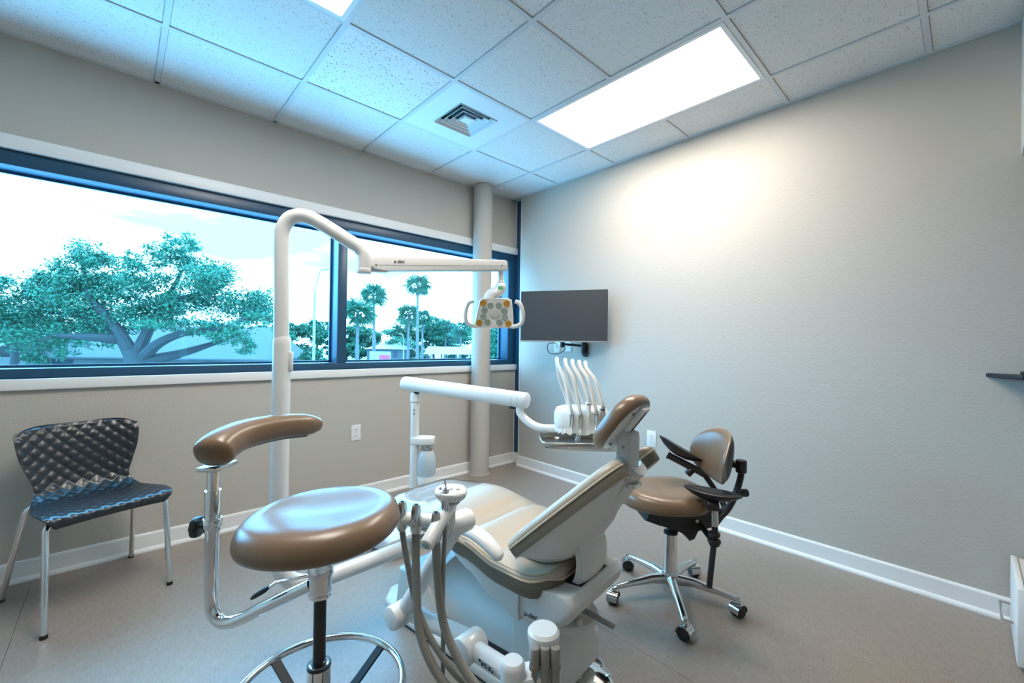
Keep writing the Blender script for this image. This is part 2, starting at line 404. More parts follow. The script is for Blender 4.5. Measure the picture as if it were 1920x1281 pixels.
# air diffuser in its 2x2 panel
cx, cy = (gx[1]+gx[2])/2, (gy[0]+gy[1])/2
t = empty('air_diffuser', (cx, cy, H), 0, 'square white ceiling air diffuser with angled louvres beside the light panel', 'air vent')
hw = T/2-0.012; o0 = 0.150; mb = MB()
for s_ in (-1, 1):
    mb.span((s_*hw, -hw, -0.001), (s_*o0, hw, 0.006)); mb.span((-o0, s_*hw, -0.001), (o0, s_*o0, 0.006))
mb.build('panel', 'metal_white', t)
mb = MB()
for s_ in (-1, 1):
    mb.span((s_*o0, -o0, 0.0), (s_*(o0+0.002), o0, 0.055)); mb.span((-o0, s_*o0, 0.0), (o0, s_*(o0+0.002), 0.055))
mb.span((-o0, -o0, 0.052), (o0, o0, 0.055)); mb.build('duct_box', 'void', t)
def ring(a0, z0, a1, z1, th=0.0025):
    sq = lambda a, z: [(a, a, z), (-a, a, z), (-a, -a, z), (a, -a, z)]
    return MB().loft([sq(a0, z0), sq(a1, z1), sq(a1-th, z1), sq(a0-th, z0), sq(a0, z0)], caps=False)
for k in range(4):
    a = 0.150-0.034*k
    ring(a, -0.006 if k == 0 else 0.0, a-0.020, 0.026).build('louvre', 'metal_white', t, ang=20)
MB().box((0, 0, 0.006), (0.062, 0.062, 0.004)).build('centre_plate', 'metal_white', t)
# small sensor clip where the column meets the ceiling
tag(MB().box((-0.335, -0.20, H-0.012), (0.03, 0.022, 0.02), bevel=0.005).build('ceiling_clip', 'metal_white'), 'tiny white clip on the ceiling beside the column top', 'clip')

# ---------------------------------------------------------------- outlets
def outlet(f, label):
    t = empty('wall_outlet', f(0, 0, 0), 0, label, 'outlet', 'duplex wall outlets')
    o = Vector(f(0, 0, 0)); g = lambda a, b, h: Vector(f(a, b, h))-o
    MB().prism([(-0.037, -0.06), (0.037, -0.06), (0.037, 0.06), (-0.037, 0.06)], g, 0.0, 0.006, 0.0025).build('cover_plate', 'plastic', t)
    for z_ in (-0.021, 0.021):
        r = MB().prism([(x, z_+y) for x, y in sup(20, 0.017, 0.0145, 3)], g, 0.006, 0.0085).build('receptacle', 'plastic', t)
        for dx, dz, w, h_ in ((-0.0065, 0.003, 0.0012, 0.005), (0.0065, 0.003, 0.0012, 0.004), (0, -0.008, 0.0025, 0.0025)):
            MB().prism([(dx-w, z_+dz-h_), (dx+w, z_+dz-h_), (dx+w, z_+dz+h_), (dx-w, z_+dz+h_)], g, 0.0085, 0.0089).build('slot', 'ink', r)
    MB().prism([(x, y) for x, y in sup(10, 0.003, 0.003)], g, 0.006, 0.0078).build('screw', 'steel', t)
outlet(lambda a, b, h: (-1.598+a, -h, 0.515+b), 'white duplex outlet on the window wall below the sill')
outlet(lambda a, b, h: (-h, -1.573-a, 0.513+b), 'white duplex outlet on the monitor wall beside the operator stool')

# ---------------------------------------------------------------- monitor on a swing arm
c = Vector((-0.285, -0.931, 1.441)); ax = Vector((0.348, -0.624, 0)).normalized(); nrm = Vector((-ax.y*-1, 0, 0))
nrm = Vector((ax.y, -ax.x, 0)).normalized()           # faces into the room
tv = empty('wall_monitor', c, 0, 'flat black monitor angled out from the right wall', 'monitor')
f = frame((0, 0, 0), ax, (0, 0, 1), nrm); hw, hh = 0.358, 0.211
rect = lambda a, b, cx=0, cy=0: [(cx-a, cy-b), (cx+a, cy-b), (cx+a, cy+b), (cx-a, cy+b)]
MB().prism(rect(hw, hh), f, -0.03, 0.0, 0.003).build('case', 'bezel', tv)
MB().prism(rect(hw-0.004, hh-0.008, 0, 0.005), f, 0.0, 0.0012).build('screen', 'screen', tv)
MB().prism(rect(hw-0.001, 0.005, 0, -hh+0.006), f, 0.0, 0.002).build('lower_bezel', 'grey', tv)
MB().prism(rect(0.013, 0.0022, 0.0, -hh+0.006), f, 0.002, 0.0026).build('logo', 'metal_white', tv)
MB().prism(rect(0.2, 0.13), f, -0.05, -0.03, 0.008).build('rear_housing', 'bezel', tv)
ma = empty('monitor_mount', (0, -0.951, 1.17), 0, 'black swing-arm wall mount under the monitor', 'wall mount')
MB().prism(sup(24, 0.028, 0.062, 3), lambda a, b, h: Vector((-h, a, b)), 0, 0.02, 0.005).build('wall_plate', 'black', ma)
MB().rod((-0.03, 0, -0.03), (-0.03, 0, 0.07), 0.02, round_=0.004).build('pivot', 'black', ma)
MB().tube([(-0.03, 0, 0.03), (-0.12, 0.16, 0.045)], 0.011, 10).build('arm', 'black', ma)
MB().rod((-0.12, 0.16, 0.015), (-0.12, 0.16, 0.10), 0.017, round_=0.004).build('elbow', 'black', ma)
MB().tube([(-0.12, 0.16, 0.085), (-0.19, 0.05, 0.16), (-0.235, 0.045, 0.24)], 0.012, 10).build('fore_arm', 'black', ma)
MB().prism(rect(0.05, 0.05), frame((-0.2395, 0.0455, 0.27), ax, (0, 0, 1), nrm), -0.012, 0.0).build('head_plate', 'black', ma)
for y_, z_, lab in ((-0.629, 1.195, 'white wall box under the monitor with a black cable plugged in'), (-0.76, 1.205, 'white wall box under the monitor behind the mount elbow')):
    b = empty('wall_box', (0, y_, z_), 0, lab, 'wall box')
    MB().prism(rect(0.036, 0.058), lambda a, b_, h: Vector((-h, a, b_)), 0, 0.007, 0.0025).build('cover_plate', 'plastic', b)
    MB().prism(rect(0.016, 0.018), lambda a, b_, h: Vector((-h, a, b_)), 0.007, 0.011, 0.001).build('socket', 'plastic_grey', b)
mb = MB(); mb.tube(crv([(-0.012, -0.629, 1.215), (-0.05, -0.62, 1.225), (-0.055, -0.565, 1.21), (-0.05, -0.555, 1.16), (-0.05, -0.60, 1.125), (-0.06, -0.70, 1.13), (-0.10, -0.80, 1.165), (-0.16, -0.85, 1.20), (-0.21, -0.88, 1.26)], 6), 0.004, 8)
tag(mb.build('monitor_cable', 'black'), 'thin black cable looping from the wall box to the monitor', 'cable')

# ---------------------------------------------------------------- things at the right edge
b = empty('upper_cabinet', (-0.001, -3.34, 2.08), 0, 'pale wall-hung upper cabinet at the top right edge', 'cabinet')
MB().span((-0.42, -0.34, 0), (0, 0, H-2.08-0.01), 0.002).build('body', 'shell', b)
MB().span((-0.445, -0.335, 0.01), (-0.421, -0.005, H-2.08-0.02), 0.002).build('door', 'shell', b)
b = empty('base_cabinet', (-0.03, -3.335, 0), 0, 'low white cabinet with a bar pull at the right edge of the floor', 'cabinet')
MB().span((-0.42, -0.45, 0.0), (0, 0, 0.30), 0.002).build('body', 'trim', b)
d = MB().span((-0.41, 0.001, 0.02), (-0.012, 0.02, 0.31), 0.003).build('drawer_front', 'trim', b)
MB().tube([(-0.03, 0.02, 0.10), (-0.03, 0.05, 0.10), (-0.22, 0.05, 0.10), (-0.22, 0.02, 0.10)], 0.005, 8).build('bar_pull', 'chrome', d)
b = empty('wall_tray', (-0.001, -3.24, 1.085), 0, 'black tray on a bracket at the right edge of the monitor wall', 'tray')
MB().prism([(0, 0), (-0.02, -0.02), (-0.10, -0.04), (-0.16, -0.10), (-0.16, -0.40), (0, -0.40)], lambda a, b_, h: Vector((a, b_, h)), 0, 0.02, 0.004).build('tray', 'black', b)
MB().span((-0.12, -0.34, 0.02), (-0.02, -0.10, 0.035), 0.004).build('raised_top', 'black', b)
MB().span((-0.03, -0.3, -0.10), (0, -0.2, 0.0), 0.003).build('bracket', 'black', b)
# ================================================================ DENTAL CHAIR  (local: x towards the head, y across to the far side)
def interp(tab, x):
    if x <= tab[0][0]: return tab[0][1]
    for (a, p), (b, q) in zip(tab, tab[1:]):
        if x <= b:
            t = (x-a)/(b-a); t = t*t*(3-2*t); return p+(q-p)*t
    return tab[-1][1]
CH0 = Vector((-1.77, -1.90, 0)); CRZ = rad(-83)
ch = empty('dental_chair', CH0, CRZ, 'white and taupe reclining dental chair in the middle of the room', 'dental chair')
V = Vector
# floor plate and covers
MB().prism([(-0.60, -0.13), (-0.54, -0.20), (-0.44, -0.22), (0.20, -0.22), (0.265, -0.16), (0.265, 0.14), (0.20, 0.20), (-0.44, 0.20), (-0.54, 0.20), (-0.60, 0.13)],
           lambda a, b, h: V((a, b, h)), 0.006, 0.05, 0.016, 3).build('base_plate', 'shell', ch)
MB().prism([(-0.57, -0.13), (-0.44, -0.21), (0.20, -0.21), (0.26, -0.15), (0.26, 0.13), (0.20, 0.19), (-0.44, 0.19), (-0.57, 0.13)],
           lambda a, b, h: V((a, b, h)), 0.0, 0.006).build('base_gasket', 'rubber', ch)
MB().prism([(-0.47, 0.05), (-0.45, 0.215), (-0.25, 0.225), (-0.19, 0.14), (-0.18, 0.05)], lambda a, b, h: V((a, h, b)), -0.195, 0.195, 0.016, 3).build('front_cover', 'shell', ch)
MB().span((-0.44, -0.198, 0.052), (-0.20, 0.198, 0.064)).build('cover_gap', 'grey', ch)
def lift(p, q):     # soft-shouldered lift arm housing
    u = -0.26+0.56*p; t = 2*q-1
    z = 0.155+0.085*(1-abs(t)**2.6)+0.03*(1-p)*(1-t*t)
    w = 0.175-0.02*p
    return V((u, w*t, z-0.02*(p > 0.93)))
MB().sheet(16, 16, lift, lambda p, q: V((-0.26+0.56*p, (0.168-0.02*p)*(2*q-1), 0.105))).build('lift_arm_cover', 'shell', ch, 60)
MB().span((-0.22, -0.158, 0.052), (0.16, 0.158, 0.108)).build('lift_gap_shade', 'black', ch)  # black block painted in for the shade in the gap under the cover
MB().prism([(0.17, 0.06), (0.17, 0.265), (0.30, 0.275), (0.335, 0.245), (0.385, 0.165), (0.392, 0.15), (0.388, 0.075), (0.37, 0.06)], lambda a, b, h: V((a, h, b)), -0.16, 0.09, 0.016, 3).build('pump_housing', 'shell', ch)
MB().lathe([(0.08, 0.255), (0.108, 0.258), (0.112, 0.268), (0.104, 0.278), (0.08, 0.282)], (0.325, -0.035, 0), 32).build('swivel_collar', 'shell', ch)
MB().lathe([(0.08, 0.27), (0.075, 0.34)], (0.325, -0.035, 0), 28).build('swivel_post', 'plastic_grey', ch)
MB().tube(crv([(0.36, -0.04, 0.305), (0.42, -0.05, 0.308), (0.47, -0.052, 0.306), (0.512, -0.05, 0.302)], 5), [0.012]*10+[0.011]*6, 10, flat=0.6).build('brake_lever', 'grey', ch)
MB().rod((0.405, -0.085, 0.262), (0.405, -0.085, 0.300), 0.010, round_=0.004).build('release_peg', 'plastic_grey', ch)
# upper structure under the seat
up = MB().prism([(0.20, 0.292), (0.30, 0.285), (0.38, 0.303), (0.425, 0.338), (0.452, 0.375), (0.458, 0.405), (0.442, 0.432), (0.38, 0.425), (0.30, 0.415), (0.20, 0.42)],
                lambda a, b, h: V((a, h, b)), -0.205, 0.135, 0.022, 3).build('upper_structure', 'shell', ch)
text_mesh('logo', 'a-dec', 0.026, 'ink', up, axes((0.292, -0.2055, 0.320), (1, 0, 0.12), (0, 0, 1)))
def side_cover(p, q):
    u = -0.14+0.385*p; lo = interp([(-0.14, 0.435), (0.0, 0.372), (0.12, 0.315), (0.245, 0.283)], u); hi = 0.455
    return V((u, 0, lo+(hi-lo)*q))
for s_ in (-1, 1):
    MB().sheet(12, 6, lambda p, q: side_cover(p, q)+V((0, s_*(0.172+0.012*sin(pi*min(1, q+0.2)))-0.03, 0)), lambda p, q: side_cover(p, q)+V((0, s_*0.05-0.03, 0))).build('side_cover', 'shell', ch, 50)
MB().span((-0.42, -0.09, 0.37), (0.2, 0.09, 0.42), 0.01).build('seat_pan', 'plastic_grey', ch)
MB().span((0.362, -0.125, 0.416), (0.437, 0.055, 0.431), 0.002).build('slot', 'rubber', ch)
# seat upholstery
zt = [(-0.60, 0.488), (-0.50, 0.508), (-0.22, 0.535), (0.0, 0.508), (0.16, 0.478), (0.30, 0.476), (0.40, 0.50)]
U0, U1 = -0.575, 0.375
def seat_w(u):
    w = interp([(-0.6, 0.205), (-0.3, 0.232), (0.0, 0.236), (0.25, 0.24), (0.4, 0.225)], u)
    for e, r in ((u-U0, 0.10), (U1-u, 0.10)):
        if e < r: w -= r*(1-math.sqrt(max(0, 1-(1-e/r)**2)))*0.95
    return max(w, 0.01)
def us(p): return U0+(U1-U0)*(0.5-0.5*cos(pi*p))
def seat_top(p, q):
    u = us(p); t = 2*q-1; t = math.copysign(abs(t)**0.8, t); w = seat_w(u)
    z = interp(zt, u)-0.022*abs(t)**7-0.012*(1-t*t)*(u > -0.1)
    e = min(u-U0, U1-u); z -= 0.022*max(0, 1-e/0.03)**2
    for uc, d in ((-0.035, 0.009), (-0.345, 0.006)):
        z -= d*math.exp(-((u-uc-0.03*t*t*(uc > -0.1))/0.010)**2)
    return V((u, w*t, z))
def seat_bot(p, q):
    u = us(p); t = 2*q-1; return V((u, 0.93*seat_w(u)*t, interp(zt, u)-0.075+0.0*t))
MB().sheet(90, 26, seat_top, lambda p, q: seat_top(p, q)-V((0, 0, 0.012+0.010*(1-abs(2*q-1))))).build('seat_cushion', 'lit_vinyl', ch, 60)
out = [(us(i/40), -seat_w(us(i/40))) for i in range(41)]+[(us(1-i/40), seat_w(us(1-i/40))) for i in range(41)]
def zz(u, d): return interp(zt, u)-d
def edge_drop(u): return 0.022*max(0, 1-min(u-U0, U1-u)/0.03)**2
MB().loft([[V((u*0.995, v*0.96, zz(u, 0.036+edge_drop(u)))) for u, v in out], [V((u, v*1.004, zz(u, 0.037+edge_drop(u)))) for u, v in out],
           [V((u, v*1.012, zz(u, 0.060))) for u, v in out], [V((u*0.99, v*0.95, zz(u, 0.092))) for u, v in out]]).build('seat_side_band', 'shaded_vinyl', ch, 50)
MB().tube([V((u, v*1.0, zz(u, 0.032+edge_drop(u)))) for u, v in out], 0.0042, 6, closed=True).build('seat_piping', 'stitch', ch)
MB().tube([V((u*0.985-0.0, v*0.955, zz(u, 0.0165+edge_drop(u)*0.7))) for u, v in out if u > -0.05 and v < 0.0], 0.0022, 5).build('stitching', 'stitch', ch)
# near armrest, loop-shaped
pth = crv([(-0.075, -0.25, 0.475), (-0.035, -0.275, 0.535), (0.06, -0.285, 0.562), (0.14, -0.285, 0.558), (0.20, -0.282, 0.53), (0.225, -0.278, 0.505)], 6)
nn = len(pth)
MB().tube(pth, [0.024+0.012*sin(pi*i/(nn-1))-0.014*(i > nn-2)-0.006*(i > nn-3) for i in range(nn)], 14, flat=0.62).build('armrest', 'plastic', ch, 60)
MB().rod((-0.075, -0.20, 0.45), (-0.075, -0.262, 0.468), 0.030, 0.026, round_=0.006).build('armrest_hub', 'plastic', ch)
# backrest: along t, across v, m to the rear
D = V((0.727, 0, 0.687)); Nn = V((0.687, 0, -0.727)); B0 = V((0.224, 0, 0.544))
fb = lambda t, v, m: B0+D*t+V((0, v-0.018, 0))+Nn*m
half = [(-0.085, 0.0), (-0.085, 0.05), (-0.078, 0.10), (-0.055, 0.137), (-0.02, 0.152), (0.015, 0.156), (0.043, 0.163), (0.056, 0.178), (0.050, 0.196), (0.028, 0.214), (0.010, 0.226), (0.004, 0.234), (0.016, 0.239), (0.06, 0.240), (0.12, 0.236), (0.20, 0.226), (0.28, 0.212), (0.36, 0.196), (0.43, 0.180), (0.475, 0.165), (0.505, 0.143), (0.515, 0.118), (0.497, 0.094), (0.455, 0.080), (0.440, 0.05), (0.440, 0.02)]
half = [(t if t < 0.2 else 0.2+(t-0.2)*0.85, v) for t, v in half]
bo = [(t, -v) for t, v in half]+[(t, v) for t, v in reversed(half) if v > 0]
cb = (0.22, 0)
pad(MB(), bo, fb, [(0.05, -0.016), (0.4, -0.016), (0.7, -0.016), (0.9, -0.012), (0.965, -0.006), (0.99, 0.002), (1.0, 0.010), (0.99, 0.018), (0.9, 0.019)], cb).build('back_cushion', 'lit_vinyl', ch, 60)
pad(MB(), bo, fb, [(0.9, 0.017), (0.992, 0.017), (1.0, 0.026), (0.985, 0.050), (0.9, 0.052)], cb).build('back_side_band', 'shaded_vinyl', ch, 60)
MB().tube([fb(cb[0]+(t-cb[0])*1.0, v*1.0, 0.0165) for t, v in bo], 0.003, 6, closed=True).build('back_piping', 'stitch', ch)
sp = [(-0.09, 0.085), (0.0, 0.130), (0.10, 0.148), (0.20, 0.122), (0.30, 0.092), (0.42, 0.062), (0.52, 0.052)]
def mback(sc):
    def h(t, v):
        ms = interp(sp, t); k = min(1, abs(v)/0.23)
        lo = max(0.0, min(1.0, (0.34-t)/0.22))        # full and square low down, a slim ridge higher up
        base = 0.046+(ms-0.046)*((1-k**3)*lo+((1-k)**1.25)*(1-lo))
        return 0.046+(base-0.046)*(1-sc**(5+9*lo))
    return h
pad(MB(), [(t*0.985, v*0.985) for t, v in bo], fb, [(0.95, 0.044), (0.995, 0.045), (1.0, 0.050)]+[(s_, (lambda q: (lambda t, v: max(0.052, mback(q)(t, v))))(s_)) for s_ in (0.985, 0.95, 0.88, 0.78, 0.66, 0.52, 0.38, 0.24, 0.12, 0.05)], cb).build('back_shell', 'shell', ch, 60)
def spine(p, q):
    t = 0.02+0.42*p; w = 0.062-0.022*p; v = w*(2*q-1)
    return fb(t, v+0.01, interp(sp, t)+0.007-0.016*abs(2*q-1)**3)
MB().sheet(14, 8, spine, lambda p, q: spine(p, q)-Nn*0.03).build('spine_cover', 'shell', ch, 40)
def brk(p, q, off):
    P0, P1, P2 = V((0.402, 0, 0.410)), V((0.462, 0, 0.50)), V((0.385, 0, 0.60))
    c = P0*(1-p)**2+P1*2*p*(1-p)+P2*p*p
    return c+V((off, -0.118+0.165*q, 0))
MB().sheet(12, 6, lambda p, q: brk(p, q, 0.018-0.012*abs(2*q-1)**3), lambda p, q: brk(p, q, -0.018)).build('back_bracket', 'shell', ch, 50)
# headrest on its post
PO = V((0.540, -0.022, 0.785)); PA = V((0.03, 0, 1)).normalized(); PX = V((1, 0, -0.03))
post = MB().prism([(-0.036, 0.0), (-0.030, -0.012), (0.03, -0.012), (0.036, 0.0), (0.036, 0.125), (0.026, 0.145), (-0.026, 0.145), (-0.036, 0.125)], frame(PO, (0, 1, 0), PA, PX), -0.028, 0.022, 0.006).build('headrest_post', 'plastic_grey', ch)
MB().rod(PO+V((-0.01, -0.036, 0.05)), PO+V((-0.01, -0.046, 0.05)), 0.018, round_=0.003).build('tilt_knob', 'plastic_grey', post)
MB().rod(PO+V((0, 0.036, 0.115)), PO+V((0, 0.06, 0.115)), 0.014, round_=0.004).build('lock_knob', 'grey', post)
for z_ in (0.02, 0.10): MB().rod(PO+V((0.0, -0.0365, z_)), PO+V((0.0, -0.0385, z_)), 0.005).build('screw', 'grey', post)
MB().box(PO+V((0.012, 0, -0.022)), (0.05, 0.05, 0.014), bevel=0.003).build('post_clamp', 'steel', post)
HD = V((0.60, 0, 0.80)); HN = V((0.80, 0, -0.60)); HC = V((0.514, -0.022, 0.957))
fh = lambda a, b, h: HC+HD*a+V((0, b, 0))+HN*h
ho = sup(40, 0.112, 0.105, 2.6)
pad(MB(), ho, fh, [(0.05, -0.032), (0.4, -0.032), (0.7, -0.030), (0.88, -0.023), (0.97, -0.010), (1.0, 0.003), (0.985, 0.015), (0.94, 0.022), (0.86, 0.024), (0.84, 0.014)]).build('headrest_cushion', 'vinyl', ch, 60)
pad(MB(), ho, fh, [(0.05, 0.012), (0.80, 0.012), (0.86, 0.014), (0.868, 0.022), (0.84, 0.025), (0.3, 0.030), (0.05, 0.030)]).build('headrest_back_plate', 'shell', ch, 40)
MB().prism([(-0.085, -0.026), (0.092, -0.026), (0.092, 0.026), (-0.085, 0.026)], fh, 0.028, 0.042, 0.003).build('glide_bar', 'plastic', ch)
MB().prism([(-0.075, 0.004), (0.080, 0.004), (0.080, 0.008), (-0.075, 0.008)], fh, 0.042, 0.044).build('glide_slot', 'ink', ch)
for a, b in ((0.07, -0.05), (-0.06, -0.05)): MB().rod(fh(a, b, 0.028), fh(a, b, 0.033), 0.005).build('screw', 'grey', ch)
MB().prism([(-0.05, -0.03), (0.0, -0.03), (0.0, 0.03), (-0.05, 0.03)], fh, 0.03, 0.066, 0.006).build('glide_bracket', 'plastic_grey', ch)
# clear film sleeve over the toe board
def film(p, q, d):
    u = U0-0.006+0.30*p; t = 2*q-1; w = seat_w(max(u, U0+0.004))*1.03+0.006
    return V((u, w*t, interp(zt, u)+0.006+d-0.05*abs(t)**10-0.03*max(0, 1-p*12)))
fl = MB().sheet(24, 24, lambda p, q: film(p, q, 0.0012), lambda p, q: film(p, q, 0)).build('toe_cover', 'film')
fl.location = CH0; fl.rotation_euler = (0, 0, CRZ)
tag(fl, 'clear plastic sleeve covering the toe end of the dental chair', 'plastic cover')

# ================================================================ FLOOR BOX + DELIVERY UNIT
fbx = empty('floor_box', (-1.66, -0.83, 0), CRZ, 'low rounded pale utility box on the floor beyond the chair toe', 'utility box')
MB().prism([(-0.17, 0.012), (-0.16, 0.10), (-0.14, 0.115), (0.13, 0.115), (0.165, 0.10), (0.185, 0.012)], lambda a, b, h: V((a, h, b)), -0.19, 0.17, 0.03, 3).build('cover', 'shell', fbx)
MB().span((-0.165, -0.17, 0), (0.175, 0.15, 0.014)).build('floor_flange', 'grey', fbx)
DP = V((-1.60, -0.88, 0))
dl = empty('delivery_unit', (-1.60, -0.88, 0.115), 0, 'white dental delivery arm with instrument head behind the headrest', 'delivery unit')
zo = V((0, 0, -0.115))
L = lambda p: V(p)-V((-1.60, -0.88, 0.115))
MB().tube([L((-1.60, -0.88, 0.115)), L((-1.60, -0.88, 0.845))], 0.026, 20).build('post', 'plastic', dl)
MB().lathe([(0.024, 0), (0.030, 0.004), (0.030, 0.05), (0.022, 0.056)], L((-1.60, -0.88, 0.845)), 20).build('post_collar', 'plastic', dl)
MB().lathe([(0.05, 0), (0.05, 0.02), (0.028, 0.03)], L((-1.60, -0.88, 0.115)), 20).build('post_flange', 'plastic', dl)
for z_ in (0.80, 0.775): MB().rod(L((-1.617, -0.899, z_)), L((-1.621, -0.904, z_)), 0.005).build('screw', 'grey', dl)
a0 = V((-1.635, -0.80, 0.955)); a1 = V((-1.345, -1.60, 0.908)); d = (a1-a0).normalized()
MB().tube([a0-V((-1.60, -0.88, 0.115))+d*x for x in (0, 0.004, 0.012, 0.03)]+[L(a1-d*x) for x in (0.03, 0.012, 0.004, 0)], [0.034, 0.040, 0.0425, 0.043, 0.043, 0.0425, 0.040, 0.034], 24).build('flex_arm', 'plastic', dl)
for q in (0.045, 0.075): MB().tube([L(a1-d*q), L(a1-d*(q+0.003))], 0.0436, 24).build('arm_joint_ring', 'plastic_grey', dl)
MB().box(L(a0+d*0.10+V((0, 0, -0.046))), (0.03, 0.03, 0.02), bevel=0.004).build('arm_latch', 'black', dl)
MB().box(L(a1-d*0.09+V((0, 0, -0.044))), (0.03, 0.03, 0.02), bevel=0.004).build('arm_latch', 'black', dl)
hc = V((-1.225, -1.86, 0.845))      # instrument head
MB().tube([L(p) for p in crv([a1-d*0.045+V((0, 0, -0.03)), a1-d*0.045+V((0, 0, -0.07)), (-1.345, -1.60, 0.80), (-1.325, -1.66, 0.775), (-1.29, -1.73, 0.775), hc+V((-0.02, 0.04, -0.06))], 6)], 0.021, 16).build('elbow_tube', 'plastic', dl)
fx = V((0.733, -0.68, 0)); fy = V((0.68, 0.733, 0))     # along the holder row, and away

fH = frame(L(hc), fx, fy, (0, 0, 1))
ho2 = sup(36, 0.135, 0.085, 3.2)
hb = pad(MB(), ho2, fH, [(0.3, 0.056), (0.75, 0.054), (0.92, 0.044), (1.0, 0.018), (1.0, -0.030), (0.93, -0.055), (0.75, -0.06), (0.3, -0.06)]).build('instrument_head', 'cloth', dl, 60)
random.seed(3)
def ruffle(p, q, d):        # gathered lower hem of the barrier sleeve
    a = 2*pi*p; x, y = sup(1, 1, 1)[0]; c, s_ = cos(a), sin(a)
    k = 1.0+0.012*sin(23*a)+0.009*sin(37*a+1)
    return fH(0.127*k*math.copysign(abs(c)**0.62, c)+d*c, 0.080*k*math.copysign(abs(s_)**0.62, s_)+d*s_, -0.045-0.026*q+0.005*sin(17*a))
MB().sheet(120, 3, lambda p, q: ruffle(p, q, 0.0015), lambda p, q: ruffle(p, q, 0)).build('sleeve_hem', 'cloth', hb, 80)
MB().prism([(-0.115, -0.02), (0.115, -0.02), (0.115, 0.02), (-0.115, 0.02)], frame(L(hc), fx, fy, (0, 0, 1)), -0.075, -0.058, 0.004).build('under_bracket', 'plastic_grey', hb)
tips = [(-0.062, -0.035, 'chrome'), (-0.018, -0.042, 'steel'), (0.020, 0.018, 'plastic'), (0.056, -0.028, 'chrome'), (0.088, -0.005, 'steel')]
for k, (xk, zk, m_) in enumerate(tips):
    lean = -0.066-0.002*k; top = 0.292-0.004*k
    hs = MB().tube([fH(*p) for p in crv([(xk, -0.098, zk+0.07), (xk-0.008, -0.10, zk+0.10), (xk+lean*0.5, -0.080, 0.19), (xk+lean*0.96, -0.045, top-0.03), (xk+lean, -0.02, top), (xk+lean*0.98, 0.008, top-0.022), (xk+lean*0.66, 0.03, 0.18), (xk-0.01, 0.045, 0.09), (xk+0.004, 0.045, 0.04)], 7)], 0.0088, 12).build('instrument_hose', 'hose_w', dl)
    pr = [(0.0088, 0.075), (0.0105, 0.07), (0.0105, 0.035), (0.0095, 0.015), (0.011, 0.008), (0.009, -0.004), (0.006, -0.012), (0.003, -0.022)]
    MB().lathe([(r, z_) for r, z_ in pr], fH(xk, -0.098, zk), 14).build('handpiece', m_, hs)
    MB().tube([fH(xk, -0.098, zk+0.055), fH(xk, -0.098, zk+0.062)], 0.0112, 14).build('coupling_ring', 'grey' if k != 4 else 'black', hs)
    MB().prism([(-0.012, -0.02), (0.012, -0.02), (0.012, 0.02), (-0.012, 0.02)], frame(fH(xk, -0.088, zk+0.045), fx, (0, 0, 1), fy), 0.0, 0.03, 0.004).build('holder', 'cloth', hs)
# water bottle on the post
wb = empty('water_bottle', (0, 0, 0))
wb.parent = None; bpy.data.objects.remove(wb)
bx0 = V((0.075, -0.068, 0.0))
MB().prism([(-0.02, -0.028), (0.05, -0.042), (0.10, -0.04), (0.125, -0.02), (0.125, 0.02), (0.10, 0.04), (0.05, 0.042), (-0.02, 0.028)], frame(L((-1.60, -0.88, 0.585)), fx, fy, (0, 0, 1)), 0.0, 0.05, 0.012, 3).build('bottle_holder', 'plastic', dl)
bo_ = L((-1.60, -0.88, 0))+fx*0.075
bt = MB().lathe([(0.02, 0.362), (0.045, 0.364), (0.052, 0.372), (0.054, 0.40), (0.058, 0.45), (0.056, 0.50), (0.045, 0.535), (0.032, 0.550), (0.030, 0.556)], bo_, 28).build('water_bottle', 'water', dl)
MB().lathe([(0.046, 0.356), (0.0545, 0.36), (0.0555, 0.395), (0.054, 0.398)], bo_, 28).build('base_cap', 'plastic', bt)
MB().lathe([(0.034, 0.552), (0.036, 0.556), (0.036, 0.585), (0.030, 0.588)], bo_, 28).build('neck_ring', 'steel', bt)
# stainless tray under the head
tc_ = hc+V((0, 0, -0.118))-fx*0.022-fy*0.06
tr = empty('instrument_tray', tc_, 0, 'stainless steel instrument tray under the delivery head', 'tray')
fT = frame((0, 0, 0), fx, fy, (0, 0, 1)); to = sup(44, 0.188, 0.125, 6)
pad(MB(), to, fT, [(0.3, 0.002), (0.86, 0.002), (0.92, 0.004), (0.97, 0.022), (1.0, 0.026), (1.0, 0.023), (0.975, 0.019), (0.93, 0.001), (0.86, -0.001), (0.3, -0.001)]).build('tray_pan', 'steel', tr, 60)
MB().tube([fT(a*1.0, b*1.0, 0.0245) for a, b in to], 0.004, 8, closed=True).build('rolled_rim', 'steel', tr)
MB().prism([(-0.15, -0.1), (0.16, -0.1), (0.16, 0.08), (-0.15, 0.08)], fT, -0.016, -0.003, 0.003).build('tray_support', 'plastic', tr)
MB().prism([(-0.165, -0.06), (-0.15, -0.06), (-0.15, 0.06), (-0.165, 0.06)], fT, -0.012, -0.002, 0.001).build('support_clip', 'black', tr)
MB().tube([fT(0, 0.06, -0.012), fT(0.02, 0.075, 0.05)], 0.012, 10).build('tray_stem', 'plastic', tr)

